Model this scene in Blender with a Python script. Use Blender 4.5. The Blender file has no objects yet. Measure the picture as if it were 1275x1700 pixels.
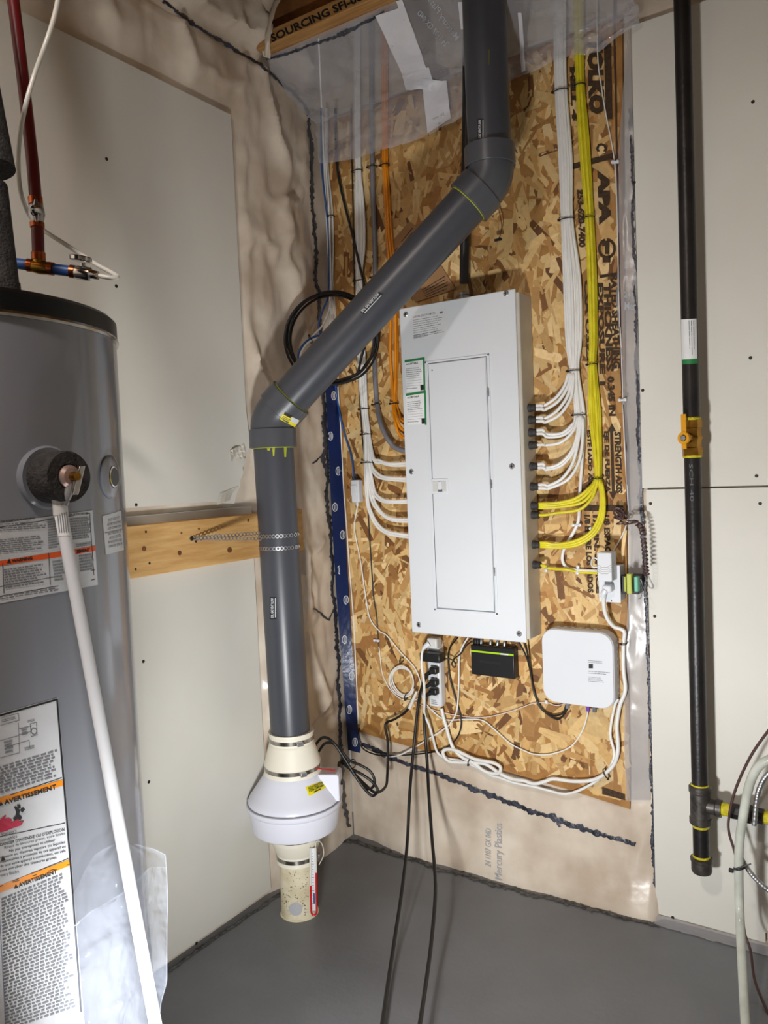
import bpy, math, random
from mathutils import Vector, Matrix, noise
from mathutils.bvhtree import BVHTree
random.seed(7)
V = Vector
R = math.radians
scene = bpy.context.scene
COL = scene.collection

# ---------------------------------------------------------------- camera
CAM = V((1.65, -2.20, 1.29))
YAW, PITCH, ROLL, FPX = R(-33.639), R(3.0137), R(-2.3589), 1308.68
fw = V((math.sin(YAW)*math.cos(PITCH), math.cos(YAW)*math.cos(PITCH), -math.sin(PITCH)))
rt0 = V((math.cos(YAW), -math.sin(YAW), 0)); up0 = rt0.cross(fw)
rt = rt0*math.cos(ROLL) + up0*math.sin(ROLL)
up = -rt0*math.sin(ROLL) + up0*math.cos(ROLL)
cd = bpy.data.cameras.new('camera'); cam = bpy.data.objects.new('camera', cd); COL.objects.link(cam)
cd.sensor_fit = 'VERTICAL'; cd.sensor_height = 36.0; cd.lens = 36.0*FPX/1700.0; cd.clip_start = .02
m = Matrix((rt, up, -fw)).transposed().to_4x4(); m.translation = CAM
cam.matrix_world = m
scene.camera = cam

# ---------------------------------------------------------------- world, lamps, exposure
w = bpy.data.worlds.new('world'); scene.world = w; w.use_nodes = True
w.node_tree.nodes['Background'].inputs[0].default_value = (1, .97, .93, 1)
w.node_tree.nodes['Background'].inputs[1].default_value = 0.2
def lamp(name, kind, loc, energy, color, size, aim=None, spread=None):
    ld = bpy.data.lights.new(name, kind); ld.energy = energy; ld.color = color
    o = bpy.data.objects.new(name, ld); COL.objects.link(o); o.location = loc
    if kind == 'AREA':
        ld.shape = 'DISK'; ld.size = size
        if spread: ld.spread = spread
    else: ld.shadow_soft_size = size
    if aim is not None:
        o.rotation_euler = (V(aim)-V(loc)).to_track_quat('-Z', 'Y').to_euler()
    return o
# a work light standing low on the floor in front of the corner, and a ceiling bulb between the joists behind the camera
lamp('work_light', 'AREA', (1.04, -1.68, .42), 10.6, (.985, 1.0, 1.0), .13, (.52, 0, 1.0), R(122))
lamp('ceiling_bulb', 'POINT', (.90, -2.50, 2.63), 68, (1.0, .965, .92), .09)
scene.view_settings.view_transform = 'Standard'
scene.view_settings.look = 'None'
scene.view_settings.exposure = 0.24
scene.view_settings.gamma = 1.0
scene.view_settings.use_curve_mapping = False

# ---------------------------------------------------------------- pixel rays -> points on real planes
def ray(u, v): return rt*((u-637.5)/FPX) - up*((v-850)/FPX) + fw
def PB(u, v, off=0.0):
    r = ray(u, v); return CAM + r*((-off-CAM.y)/r.y)
def PL(u, v, off=0.0):
    r = ray(u, v); return CAM + r*((off-CAM.x)/r.x)
def PZ(u, v, z=0.0):
    r = ray(u, v); return CAM + r*((z-CAM.z)/r.z)
def PD(u, v, d): return CAM + ray(u, v)*d

# ---------------------------------------------------------------- materials
def lin(c):
    c = c/255.0
    return c/12.92 if c <= .04045 else ((c+.055)/1.055)**2.4
def rgb(r, g, b): return (lin(r), lin(g), lin(b), 1)
MATS = {}
def mat(name, col, rough=.5, metal=0.0, col2=None, nscale=20, bump=0.0, bscale=80, coat=0.0, spec=.5, stretch=None, detail=4, alpha=None):
    m = bpy.data.materials.new(name); m.use_nodes = True
    nt = m.node_tree; N = nt.nodes; bs = N['Principled BSDF']
    bs.inputs['Base Color'].default_value = col
    bs.inputs['Roughness'].default_value = rough
    bs.inputs['Metallic'].default_value = metal
    bs.inputs['Coat Weight'].default_value = coat
    bs.inputs['Coat Roughness'].default_value = .12
    bs.inputs['Specular IOR Level'].default_value = spec
    tc = N.new('ShaderNodeTexCoord'); mp = N.new('ShaderNodeMapping')
    nt.links.new(tc.outputs['Object'], mp.inputs[0])
    if stretch: mp.inputs['Scale'].default_value = stretch
    if col2 is None: col2 = tuple(c*.9 for c in col[:3]) + (1,)
    nz = N.new('ShaderNodeTexNoise'); nz.inputs['Scale'].default_value = nscale; nz.inputs['Detail'].default_value = detail
    nt.links.new(mp.outputs[0], nz.inputs['Vector'])
    cr = N.new('ShaderNodeValToRGB'); cr.color_ramp.elements[0].position = .35; cr.color_ramp.elements[1].position = .68
    cr.color_ramp.elements[0].color = col2; cr.color_ramp.elements[1].color = col
    nt.links.new(nz.outputs[0], cr.inputs[0]); nt.links.new(cr.outputs[0], bs.inputs['Base Color'])
    if bump:
        n2 = N.new('ShaderNodeTexNoise'); n2.inputs['Scale'].default_value = bscale; n2.inputs['Detail'].default_value = 3
        nt.links.new(mp.outputs[0], n2.inputs['Vector'])
        b = N.new('ShaderNodeBump'); b.inputs['Strength'].default_value = bump; b.inputs['Distance'].default_value = .01
        nt.links.new(n2.outputs[0], b.inputs['Height']); nt.links.new(b.outputs[0], bs.inputs['Normal'])
    MATS[name] = m
    return m
def film(name, col, fac, rough=.12, bscale=14, bump=.5):
    m = bpy.data.materials.new(name); m.use_nodes = True
    nt = m.node_tree; N = nt.nodes; bs = N['Principled BSDF']; out = N['Material Output']
    bs.inputs['Base Color'].default_value = col; bs.inputs['Roughness'].default_value = rough
    tr = N.new('ShaderNodeBsdfTransparent'); mx = N.new('ShaderNodeMixShader')
    nz = N.new('ShaderNodeTexNoise'); nz.inputs['Scale'].default_value = 5; nz.inputs['Detail'].default_value = 5
    tc = N.new('ShaderNodeTexCoord'); nt.links.new(tc.outputs['Object'], nz.inputs['Vector'])
    mr = N.new('ShaderNodeMapRange'); mr.inputs[1].default_value = .3; mr.inputs[2].default_value = .7
    mr.inputs[3].default_value = fac*.8; mr.inputs[4].default_value = min(1, fac*1.2)
    nt.links.new(nz.outputs[0], mr.inputs[0]); nt.links.new(mr.outputs[0], mx.inputs[0])
    nt.links.new(tr.outputs[0], mx.inputs[1]); nt.links.new(bs.outputs[0], mx.inputs[2]); nt.links.new(mx.outputs[0], out.inputs[0])
    n2 = N.new('ShaderNodeTexNoise'); n2.inputs['Scale'].default_value = bscale; n2.inputs['Detail'].default_value = 2; n2.inputs['Distortion'].default_value = .6
    nt.links.new(tc.outputs['Object'], n2.inputs['Vector'])
    b = N.new('ShaderNodeBump'); b.inputs['Strength'].default_value = bump; b.inputs['Distance'].default_value = .02
    nt.links.new(n2.outputs[0], b.inputs['Height']); nt.links.new(b.outputs[0], bs.inputs['Normal'])
    MATS[name] = m
    return m
mat('concrete', rgb(120, 122, 126), .42, col2=rgb(108, 110, 114), nscale=3.5, bump=.10, bscale=55)
mat('drywall', rgb(222, 220, 212), .5, col2=rgb(215, 212, 203), nscale=2.5, bump=.02, bscale=200)
mat('gypsum', rgb(214, 208, 196), .8, bump=.05, bscale=60)
mat('barrier', rgb(228, 216, 200), .28, col2=rgb(192, 175, 156), nscale=5.5, bump=.22, bscale=16, coat=.25)
mat('sealant', rgb(34, 36, 46), .34, col2=rgb(74, 76, 88), nscale=45, bump=.3, bscale=120)
mat('dirt', rgb(48, 45, 42), .8, col2=rgb(110, 108, 104), nscale=60, bump=.6, bscale=150)
mat('tape_blue', rgb(16, 36, 82), .3, col2=rgb(14, 34, 84), nscale=9, bump=.15, bscale=40)
mat('print_white', rgb(215, 220, 225), .5)
mat('print_film', rgb(178, 182, 190), .4)
mat('ink', rgb(44, 32, 20), .8, col2=rgb(74, 52, 30), nscale=140)
mat('black_ink', rgb(22, 22, 24), .6)
mat('grey_ink', rgb(96, 98, 104), .6)
mat('text_grey', rgb(122, 124, 130), .7)
mat('osb_base', rgb(176, 128, 66), .7, col2=rgb(150, 104, 52), nscale=25)
mat('lumber', rgb(222, 180, 118), .6, col2=rgb(198, 150, 88), nscale=5, stretch=(14, 1.6, 14), bump=.1, bscale=12, detail=6)
mat('knot', rgb(140, 88, 44), .6, col2=rgb(100, 60, 30), nscale=90)
mat('joist_wood', rgb(196, 150, 92), .6, col2=rgb(165, 118, 66), nscale=5, stretch=(1.5, 16, 16))
mat('subfloor', rgb(150, 98, 48), .8, col2=rgb(112, 70, 32), nscale=18)
mat('pvc_grey', rgb(69, 71, 78), .36, col2=rgb(65, 67, 74), nscale=6, spec=.45)
mat('pvc_fitting', rgb(78, 80, 86), .33, col2=rgb(74, 76, 82), nscale=8)
mat('cement', rgb(172, 178, 40), .4)
mat('fan_white', rgb(228, 229, 240), .3, col2=rgb(224, 225, 237), nscale=4)
mat('rubber_cream', rgb(236, 230, 214), .5, col2=rgb(230, 223, 206), nscale=8)
mat('stub_cream', rgb(232, 224, 198), .55, col2=rgb(206, 192, 158), nscale=20)
mat('stainless', rgb(196, 192, 186), .2, 1.0, col2=rgb(150, 146, 140), nscale=30)
mat('steel', rgb(200, 200, 204), .38, .9, col2=rgb(160, 160, 163), nscale=60)
mat('panel_white', rgb(217, 221, 226), .42, col2=rgb(214, 218, 223), nscale=5, bump=.02, bscale=300)
mat('panel_side', rgb(196, 190, 178), .5)
mat('paper', rgb(236, 238, 240), .6)
mat('sticker_white', rgb(226, 228, 230), .45)
mat('sticker_green', rgb(40, 128, 70), .5)
mat('sticker_yellow', rgb(244, 228, 20), .45)
mat('cable_white', rgb(236, 235, 232), .42, col2=rgb(226, 225, 222), nscale=30)
mat('cable_yellow', rgb(226, 214, 42), .42, col2=rgb(208, 194, 30), nscale=30)
mat('cable_orange', rgb(240, 150, 14), .42, col2=rgb(222, 132, 10), nscale=30)
mat('cable_grey', rgb(124, 124, 132), .45)
mat('cable_black', rgb(24, 24, 26), .42)
mat('cable_blue', rgb(38, 84, 150), .42)
mat('cable_brown', rgb(82, 58, 56), .45)
mat('plastic_black', rgb(26, 26, 28), .38)
mat('plastic_clamp', rgb(52, 50, 50), .5)
mat('plastic_white', rgb(218, 221, 226), .33, col2=rgb(214, 217, 223), nscale=5)
mat('plastic_shade', rgb(206, 206, 204), .4)
mat('stripe_green', rgb(172, 214, 24), .4)
mat('purple', rgb(110, 52, 168), .4)
mat('tank_grey', rgb(128, 131, 139), .17, col2=rgb(124, 127, 135), nscale=2, coat=.3)
mat('lid_black', rgb(10, 10, 11), .34, spec=.3)
mat('foam_black', rgb(54, 51, 50), .85, col2=rgb(34, 32, 32), nscale=70, bump=.5, bscale=220)
mat('label_grey', rgb(206, 208, 212), .35)
mat('label_orange', rgb(232, 92, 32), .4)
mat('label_amber', rgb(240, 146, 30), .4)
mat('flame_red', rgb(196, 30, 70), .5)
mat('brass', rgb(184, 140, 62), .3, 1.0, col2=rgb(150, 108, 44), nscale=40)
mat('copper', rgb(196, 112, 70), .28, 1.0, col2=rgb(140, 74, 44), nscale=50)
mat('chrome', rgb(214, 214, 216), .1, 1.0)
mat('pex_red', rgb(108, 22, 26), .38, col2=rgb(92, 18, 22), nscale=12)
mat('pex_blue', rgb(38, 74, 132), .4)
mat('tube_milky', rgb(224, 222, 214), .3)
mat('iron_black', rgb(44, 40, 40), .38, 0.25, col2=rgb(30, 28, 29), nscale=14, bump=.08, bscale=90)
mat('iron_fitting', rgb(92, 88, 84), .42, .55, col2=rgb(66, 62, 60), nscale=60, bump=.06, bscale=200)
mat('teflon_yellow', rgb(220, 206, 40), .6, col2=rgb(190, 176, 24), nscale=80, bump=.5, bscale=160)
mat('handle_yellow', rgb(222, 156, 18), .45)
mat('red_fluid', rgb(206, 16, 28), .2)
mat('tape_white', rgb(226, 226, 232), .35, col2=rgb(216, 216, 222), nscale=12, bump=.35, bscale=28)
mat('cardboard', rgb(166, 128, 88), .8, col2=rgb(150, 112, 74), nscale=12)
mat('trans_green', rgb(190, 196, 86), .45)
mat('trans_teal', rgb(110, 190, 160), .45)
mat('hose_clear', rgb(208, 212, 202), .12, col2=rgb(186, 190, 180), nscale=20)
mat('screw_dark', rgb(40, 38, 36), .5, .3)
film('film_clear', rgb(206, 206, 214), .36, .09, 11, .8)
film('film_strip', rgb(190, 190, 194), .48, .22, 9, .25)
film('bag_clear', rgb(206, 214, 232), .10, .05, 18, .8)
# OSB strand colour comes from one random colour per strand
def strand_mat():
    m = bpy.data.materials.new('osb_strand'); m.use_nodes = True
    nt = m.node_tree; N = nt.nodes; bs = N['Principled BSDF']; bs.inputs['Roughness'].default_value = .62
    at = N.new('ShaderNodeAttribute'); at.attribute_name = 'strand'
    tc = N.new('ShaderNodeTexCoord'); nz = N.new('ShaderNodeTexNoise'); nz.inputs['Scale'].default_value = 90; nz.inputs['Detail'].default_value = 4
    nt.links.new(tc.outputs['Object'], nz.inputs['Vector'])
    mr = N.new('ShaderNodeMapRange'); mr.inputs[3].default_value = .8; mr.inputs[4].default_value = 1.2
    nt.links.new(nz.outputs[0], mr.inputs[0])
    mx = N.new('ShaderNodeMix'); mx.data_type = 'RGBA'; mx.blend_type = 'MULTIPLY'; mx.inputs[0].default_value = 1
    nt.links.new(at.outputs['Color'], mx.inputs[6]); nt.links.new(mr.outputs[0], mx.inputs[7])
    nt.links.new(mx.outputs[2], bs.inputs['Base Color'])
    MATS['osb_strand'] = m
strand_mat()

# ---------------------------------------------------------------- mesh helpers
ORG = {}
def smooth_path(pts, sub=5, closed=False):
    pts = [V(p) for p in pts]; n = len(pts)
    if n < 3: return pts
    out = []
    rng = range(n) if closed else range(n-1)
    for i in rng:
        p1, p2 = pts[i], pts[(i+1) % n]
        p0 = pts[(i-1) % n] if (closed or i > 0) else p1*2-p2
        p3 = pts[(i+2) % n] if (closed or i+2 < n) else p2*2-p1
        for k in range(sub):
            t = k/sub
            out.append(.5*((2*p1)+(p2-p0)*t+(2*p0-5*p1+4*p2-p3)*t*t+(3*p1-p0-3*p2+p3)*t**3))
    if not closed: out.append(pts[-1])
    return out
class MB:
    def __init__(s): s.v = []; s.f = []
    def add(s, vs, fs):
        b = len(s.v); s.v += [V(p) for p in vs]; s.f += [tuple(i+b for i in f) for f in fs]; return s
    def box(s, c, size, ax=None):
        c = V(c); X, Y, Z = ax if ax else (V((1, 0, 0)), V((0, 1, 0)), V((0, 0, 1)))
        hx, hy, hz = size[0]/2, size[1]/2, size[2]/2
        vs = [c+X*(hx*i)+Y*(hy*j)+Z*(hz*k) for k in (-1, 1) for j in (-1, 1) for i in (-1, 1)]
        return s.add(vs, [(0, 2, 3, 1), (4, 5, 7, 6), (0, 1, 5, 4), (2, 6, 7, 3), (0, 4, 6, 2), (1, 3, 7, 5)])
    def tube(s, pts, r, n=8, closed=False, cap=True, flat=None):
        pts = [V(p) for p in pts]; m = len(pts)
        if m < 2: return s
        T = []
        for i in range(m):
            a = pts[(i-1) % m] if (closed or i > 0) else pts[i]
            b = pts[(i+1) % m] if (closed or i < m-1) else pts[i]
            t = (b-a); T.append(t.normalized() if t.length > 1e-9 else V((0, 0, 1)))
        nrm = T[0].orthogonal().normalized() if flat is None else (V(flat)-T[0]*T[0].dot(V(flat))).normalized()
        vs = []
        for i in range(m):
            nrm = (nrm-T[i]*nrm.dot(T[i]))
            nrm = nrm.normalized() if nrm.length > 1e-6 else T[i].orthogonal().normalized()
            bn = T[i].cross(nrm); rr = r[i] if isinstance(r, (list, tuple)) else r
            for k in range(n):
                a = 2*math.pi*k/n
                vs.append(pts[i]+nrm*(rr*math.cos(a))+bn*(rr*math.sin(a)))
        fs = []
        for i in range(m if closed else m-1):
            j = (i+1) % m
            for k in range(n):
                l = (k+1) % n
                fs.append((i*n+k, i*n+l, j*n+l, j*n+k))
        if cap and not closed:
            fs.append(tuple(reversed(range(n)))); fs.append(tuple((m-1)*n+k for k in range(n)))
        return s.add(vs, fs)
    def lathe(s, prof, o, axis=(0, 0, 1), n=40, cap=True):
        o = V(o); A = V(axis).normalized(); X = A.orthogonal().normalized(); Y = A.cross(X)
        vs = [o+A*z+(X*math.cos(2*math.pi*k/n)+Y*math.sin(2*math.pi*k/n))*r for r, z in prof for k in range(n)]
        fs = []
        for i in range(len(prof)-1):
            for k in range(n):
                l = (k+1) % n
                fs.append((i*n+k, i*n+l, (i+1)*n+l, (i+1)*n+k))
        if cap:
            fs.append(tuple(reversed(range(n)))); fs.append(tuple((len(prof)-1)*n+k for k in range(n)))
        return s.add(vs, fs)
    def grid(s, P, closed=False):
        nu, nv = len(P), len(P[0]); vs = [p for row in P for p in row]
        return s.add(vs, [(i*nv+j, (i+1)*nv+j, (i+1)*nv+j+1, i*nv+j+1) for i in range(nu-1) for j in range(nv-1)])
    def prism(s, pts, d):
        n = len(pts); d = V(d); pts = [V(p) for p in pts]
        return s.add(pts+[p+d for p in pts], [tuple(range(n))[::-1], tuple(range(n, 2*n))]+[(i, (i+1) % n, n+(i+1) % n, n+i) for i in range(n)])
    def bvh(s): return BVHTree.FromPolygons([p[:] for p in s.v], s.f)
    def build(s, name, material, parent=None, smooth=35, bevel=0, origin=None):
        if parent is not None: o0 = ORG[parent.name]
        elif origin is not None: o0 = V(origin)
        else:
            xs = [p.x for p in s.v]; ys = [p.y for p in s.v]; zs = [p.z for p in s.v]
            o0 = V(((min(xs)+max(xs))/2, (min(ys)+max(ys))/2, min(zs)))
        me = bpy.data.meshes.new(name)
        me.from_pydata([(p-o0)[:] for p in s.v], [], s.f); me.validate(); me.update()
        if smooth:
            for p in me.polygons: p.use_smooth = True
            me.set_sharp_from_angle(angle=R(smooth))
        me.materials.append(MATS[material] if isinstance(material, str) else material)
        o = bpy.data.objects.new(name, me); COL.objects.link(o)
        if parent is not None: o.parent = parent
        else: o.location = o0
        ORG[o.name] = o0
        if bevel:
            b = o.modifiers.new('bevel', 'BEVEL'); b.width = bevel; b.segments = 2; b.limit_method = 'ANGLE'; b.angle_limit = R(40)
        return o
def tag(o, label, cat, group=None, kind=None):
    if label: o['label'] = label
    if cat: o['category'] = cat
    if group: o['group'] = group
    if kind: o['kind'] = kind
    return o
def thing(name, loc, label, cat, group=None):
    o = bpy.data.objects.new(name, None); COL.objects.link(o); o.location = V(loc); o.empty_display_size = .05
    ORG[o.name] = V(loc)
    return tag(o, label, cat, group)
def struct(o): o['kind'] = 'structure'; return o
def tube_obj(name, pts, r, m, parent=None, n=8, sub=5, closed=False):
    return MB().tube(smooth_path(pts, sub, closed), r, n, closed).build(name, m, parent, 60)

# ---------------------------------------------------------------- decals: thin printed patches and lettering laid on a surface
def hit(bvh, u, v, off):
    r = ray(u, v).normalized()
    p, n, i, d = bvh.ray_cast(CAM, r)
    if p is None: return None
    if n.dot(r) > 0: n = -n
    return p+n*off
def bil(q, s, t):   # q = p00,p10,p11,p01 in pixels; s along, t up
    (ax, ay), (bx, by), (cx, cy), (dx, dy) = q
    return ((1-s)*(1-t)*ax+s*(1-t)*bx+s*t*cx+(1-s)*t*dx, (1-s)*(1-t)*ay+s*(1-t)*by+s*t*cy+(1-s)*t*dy)
def rectq(u0, v0, u1, v1): return ((u0, v1), (u1, v1), (u1, v0), (u0, v0))
def patch(bvh, q, off, nx=6, ny=4, mb=None):
    mb = mb or MB(); P = [[hit(bvh, *bil(q, i/nx, j/ny), off) for j in range(ny+1)] for i in range(nx+1)]
    vs = []; ix = {}; fs = []
    for i in range(nx):
        for j in range(ny):
            c = ((i, j), (i+1, j), (i+1, j+1), (i, j+1))
            if any(P[a][b] is None for a, b in c): continue
            f = []
            for a, b in c:
                if (a, b) not in ix: ix[(a, b)] = len(vs); vs.append(P[a][b])
                f.append(ix[(a, b)])
            fs.append(tuple(f))
    return mb.add(vs, fs)
def patch_obj(name, bvh, q, off, m, parent, nx=6, ny=4):
    mb = patch(bvh, q, off, nx, ny)
    return mb.build(name, m, parent, 60) if mb.v else None
GLYPH = {}
def glyphs(txt, bold=0.0):
    k = (txt, bold)
    if k in GLYPH: return GLYPH[k]
    cu = bpy.data.curves.new('text', 'FONT'); cu.body = txt; cu.resolution_u = 2; cu.size = 1; cu.offset = bold
    o = bpy.data.objects.new('text', cu); COL.objects.link(o)
    dg = bpy.context.evaluated_depsgraph_get()
    me = bpy.data.meshes.new_from_object(o.evaluated_get(dg))
    vs = [v.co.copy() for v in me.vertices]; fs = [tuple(p.vertices) for p in me.polygons]
    bpy.data.objects.remove(o); bpy.data.curves.remove(cu); bpy.data.meshes.remove(me)
    x0 = min(p.x for p in vs); x1 = max(p.x for p in vs); y0 = min(p.y for p in vs); y1 = max(p.y for p in vs)
    vs = [((p.x-x0)/(x1-x0), (p.y-y0)/(y1-y0)) for p in vs]
    GLYPH[k] = (vs, fs); return GLYPH[k]
def text_mb(bvh, txt, q, off, mb=None, bold=.012):
    mb = mb or MB(); vs, fs = glyphs(txt, bold)
    P = [hit(bvh, *bil(q, s, t), off) for s, t in vs]
    if any(p is None for p in P):
        ok = {i for i, p in enumerate(P) if p is not None}
        fs = [f for f in fs if all(i in ok for i in f)]; P = [p if p is not None else V((0, 0, -5)) for p in P]
        used = sorted({i for f in fs for i in f}); mp = {i: k for k, i in enumerate(used)}
        P = [P[i] for i in used]; fs = [tuple(mp[i] for i in f) for f in fs]
    return mb.add(P, fs)
def text_obj(name, bvh, txt, q, off, m, parent, bold=.012):
    mb = text_mb(bvh, txt, q, off, bold=bold)
    return mb.build(name, m, parent, 0) if mb.v else None
def bars(bvh, q, rows, off, mb, fill=.55, wmin=.03, wmax=.10, end=.9):   # rows of unreadable fine print
    rnd = random.Random(int(q[0][0]*7+q[0][1]*13))
    for k in range(rows):
        t0 = 1-(k+.5+fill/2)/rows; t1 = 1-(k+.5-fill/2)/rows
        s = 0.0; stop = rnd.uniform(end-.15, 1.0)
        while s < stop-.02:
            wd = min(rnd.uniform(wmin, wmax), stop-s)
            qq = (bil(q, s, t0), bil(q, s+wd, t0), bil(q, s+wd, t1), bil(q, s, t1))
            P = [hit(bvh, *p, off) for p in qq]
            if all(p is not None for p in P): mb.add(P, [(0, 1, 2, 3)])
            s += wd+.018
    return mb
def down(u0, v0, u1, v1, du=0):   # lettering turned a quarter clockwise: reads downward
    return ((u0, v0), (u0+du, v1), (u1+du, v1), (u1, v0))

# ================================================================ the setting
def fbm(x, y, z=0.0, o=4): return noise.fractal(V((x, y, z)), 1.0, 2.0, o)
fl = MB().box((1.6, -2.2, -.05), (3.5, 4.7, .1)).build('floor', 'concrete'); struct(fl)
# plastic vapour barrier over batts: a bulging sheet where it shows, flat behind the boards
def sstep(a, b, x): t = max(0, min(1, (x-a)/(b-a))); return t*t*(3-2*t)
def crease(a):      # a fold: narrow ridge
    return math.exp(-a*a)
def left_barrier(y, z):
    vis = max(sstep(-.46, -.40, y), sstep(2.36, 2.46, z))
    b = .012+.016*fbm(y*5, z*2.2, 3)+.006*fbm(y*16+2*z, z*7, 9)
    b += .026*(1-abs(math.sin((y*11+z*2.6+1.3*fbm(y*3, z*2, 5)))))**2+.016*(1-abs(math.sin(z*5-y*6+1.5*fbm(y*2, z*3, 11))))**4
    if z > 2.58: b += .03+.05*abs(fbm(y*4, z*5, 1))
    if abs(z-2.56) < .03: b *= .4
    b *= sstep(-.025, -.15, y)
    return -.003+max(-.001, b)*vis
def back_barrier(x, z):
    low = sstep(.40, .30, z)
    b = .006+.010*fbm(x*4, z*4, 7)+.005*fbm(x*13, z*9, 2)+.012*max(0, .5-abs(z-.16)*3)*(.6+.4*math.sin(x*9))
    edge = sstep(.0, .05, x)*sstep(1.06, 1.0, x)
    foot = .036*sstep(.17, .0, z)*sstep(.02, .25, x)*sstep(1.075, 1.05, x)
    return .003-max(-.001, b)*low*edge-foot
P = []
ys = [-4.4, -3, -2, -1.5]+[-1.2+i*.01 for i in range(121)]
zs = [i*.0125 for i in range(0, 233)]
for y in ys: P.append([V((left_barrier(min(y, 0), z), min(y, 0), z)) for z in zs])
wl = MB().grid(P); LB = wl.bvh()
wall_left = struct(wl.build('wall_left', 'barrier', None, 70, origin=(0, 0, 0)))
P = []
for i in range(106):
    x = i*.0125 if i < 100 else 1.25+(i-100)*.4
    P.append([V((x, back_barrier(x, z), z)) for z in [j*.0125 for j in range(0, 40)]+[.55, .8, 1.2, 1.8, 2.2, 2.5, 2.9]])
wb = MB().grid(P); BB = wb.bvh()
wall_back = struct(wb.build('wall_back', 'barrier', None, 70, origin=(0, 0, 0)))
struct(MB().box((3.35, -2.2, 1.45), (.1, 4.5, 2.9)).build('wall_right', 'drywall'))
struct(MB().box((1.6, -4.5, 1.45), (3.5, .1, 2.9)).build('wall_front', 'drywall'))

# ceiling: boards above I-shaped joists
ceil = struct(MB().box((1.6, -2.2, 2.90), (3.5, 4.7, .03)).build('ceiling', 'subfloor'))
def joist(y, letters=False):
    j = MB().box((1.62, y, 2.725), (3.2, .012, .25)).build('ceiling_joist', 'subfloor', ceil)
    ORG[j.name] = ORG['ceiling']
    fb = MB().box((1.62, y, 2.592), (3.2, .064, .042))
    fb.build('joist_flange', 'joist_wood', j, 20, .002)
    MB().box((1.62, y, 2.863), (3.2, .064, .042)).build('joist_flange', 'joist_wood', j, 20)
    if letters:
        text_obj('lettering', fb.bvh(), 'SOURCING SFI-00065', ((452, 71), (632, -13), (627, -26), (447, 58)), .001, 'black_ink', j, .03)
for k in range(9): joist(-.31-k*.40, k == 0)

# gypsum boards with their screws
SC = {}
def screws(sheet, plane, pts, off):
    for u, v in pts:
        p = plane(u, v, off)
        ax = V((0, -1, 0)) if plane is PB else V((1, 0, 0))
        key = 'B' if plane is PB else 'L'
        if key not in SC:
            mb = MB().lathe([(.0045, 0), (.0045, .0004), (.003, .0008), (.0012, .0004)], (0, 0, 0), ax, 10)
            me = bpy.data.meshes.new('screw'); me.from_pydata([q[:] for q in mb.v], [], mb.f); me.materials.append(MATS['screw_dark']); SC[key] = me
        o = bpy.data.objects.new('screw', SC[key]); COL.objects.link(o); o.parent = sheet; o.location = p-ORG[sheet.name]
def sheet_left(poly):   # poly in (y,z), front face at x = .0127
    return MB().prism([V((.0005, y, z)) for y, z in poly], (.0122, 0, 0))
up_l = [(-2.2, 1.222), (-.62, 1.222)]
for u, v in ((389, 836), (392, 822), (398, 808), (399, 797), (404, 786), (403, 776), (408, 765), (404, 757), (411, 750), (415, 738)):
    p = PL(u, v, .0127); up_l.append((p.y, p.z))
up_l += [(-.457, 1.50), (-.458, 2.343), (-2.2, 2.343)]
s1 = sheet_left(up_l).build('drywall_sheet', 'drywall', wall_left, 20)
s1['label'] = 'upper white gypsum board with a torn lower corner'
screws(s1, PL, ((177, 264), (193, 475), (226, 838)), .0127)
# torn paper flap hanging off the corner
tp = MB(); P = []
for i in range(6):
    row = []
    for j in range(5):
        u = 382+i*4.6+j*.6; v = 748+j*5.5-(i*2.4)
        p = PL(u, v, .0145+.006*math.sin(i*1.1+j)+.004*i*.2); row.append(p)
    P.append(row)
tp.grid(P)
P = []
for i in range(6):
    P.append([PL(366+i*6-j*1.5, 818+j*5-i*2.2, .014+.008*math.sin(i*.9)*j/4) for j in range(5)])
tp.grid(P)
tp.build('torn_paper', 'gypsum', s1, 0)
s2 = sheet_left([(-2.2, .012), (-.452, .018), (-.455, 1.20), (-2.2, 1.20)]).build('drywall_sheet', 'drywall', wall_left, 20)
s2['label'] = 'lower white gypsum board standing on the floor'
screws(s2, PL, ((238, 1098), (247, 1298), (326, 1566)), .0127)
def sheet_back(x0, x1, z0, z1, t=.0127): return MB().box(((x0+x1)/2, -t/2-.0004, (z0+z1)/2), (x1-x0, t-.0004, z1-z0))
s3 = sheet_back(1.046, 3.25, 1.213, 2.44).build('drywall_sheet', 'drywall', wall_back, 20)
s3['label'] = 'upper white gypsum board behind the gas pipe'
screws(s3, PB, ((1250, 169), (1053, 303), (1246, 594), (1067, 648), (1256, 790)), .0127)
s4 = sheet_back(1.056, 1.335, .018, 1.208).add(*(lambda m: (m.v, m.f))(sheet_back(1.335, 3.25, .045, 1.208))).build('drywall_sheet', 'drywall', wall_back, 20)
s4['label'] = 'lower white gypsum board behind the gas pipe'
screws(s4, PB, ((1080, 836), (1262, 836), (1087, 1023), (1117, 1523)), .0127)

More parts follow.
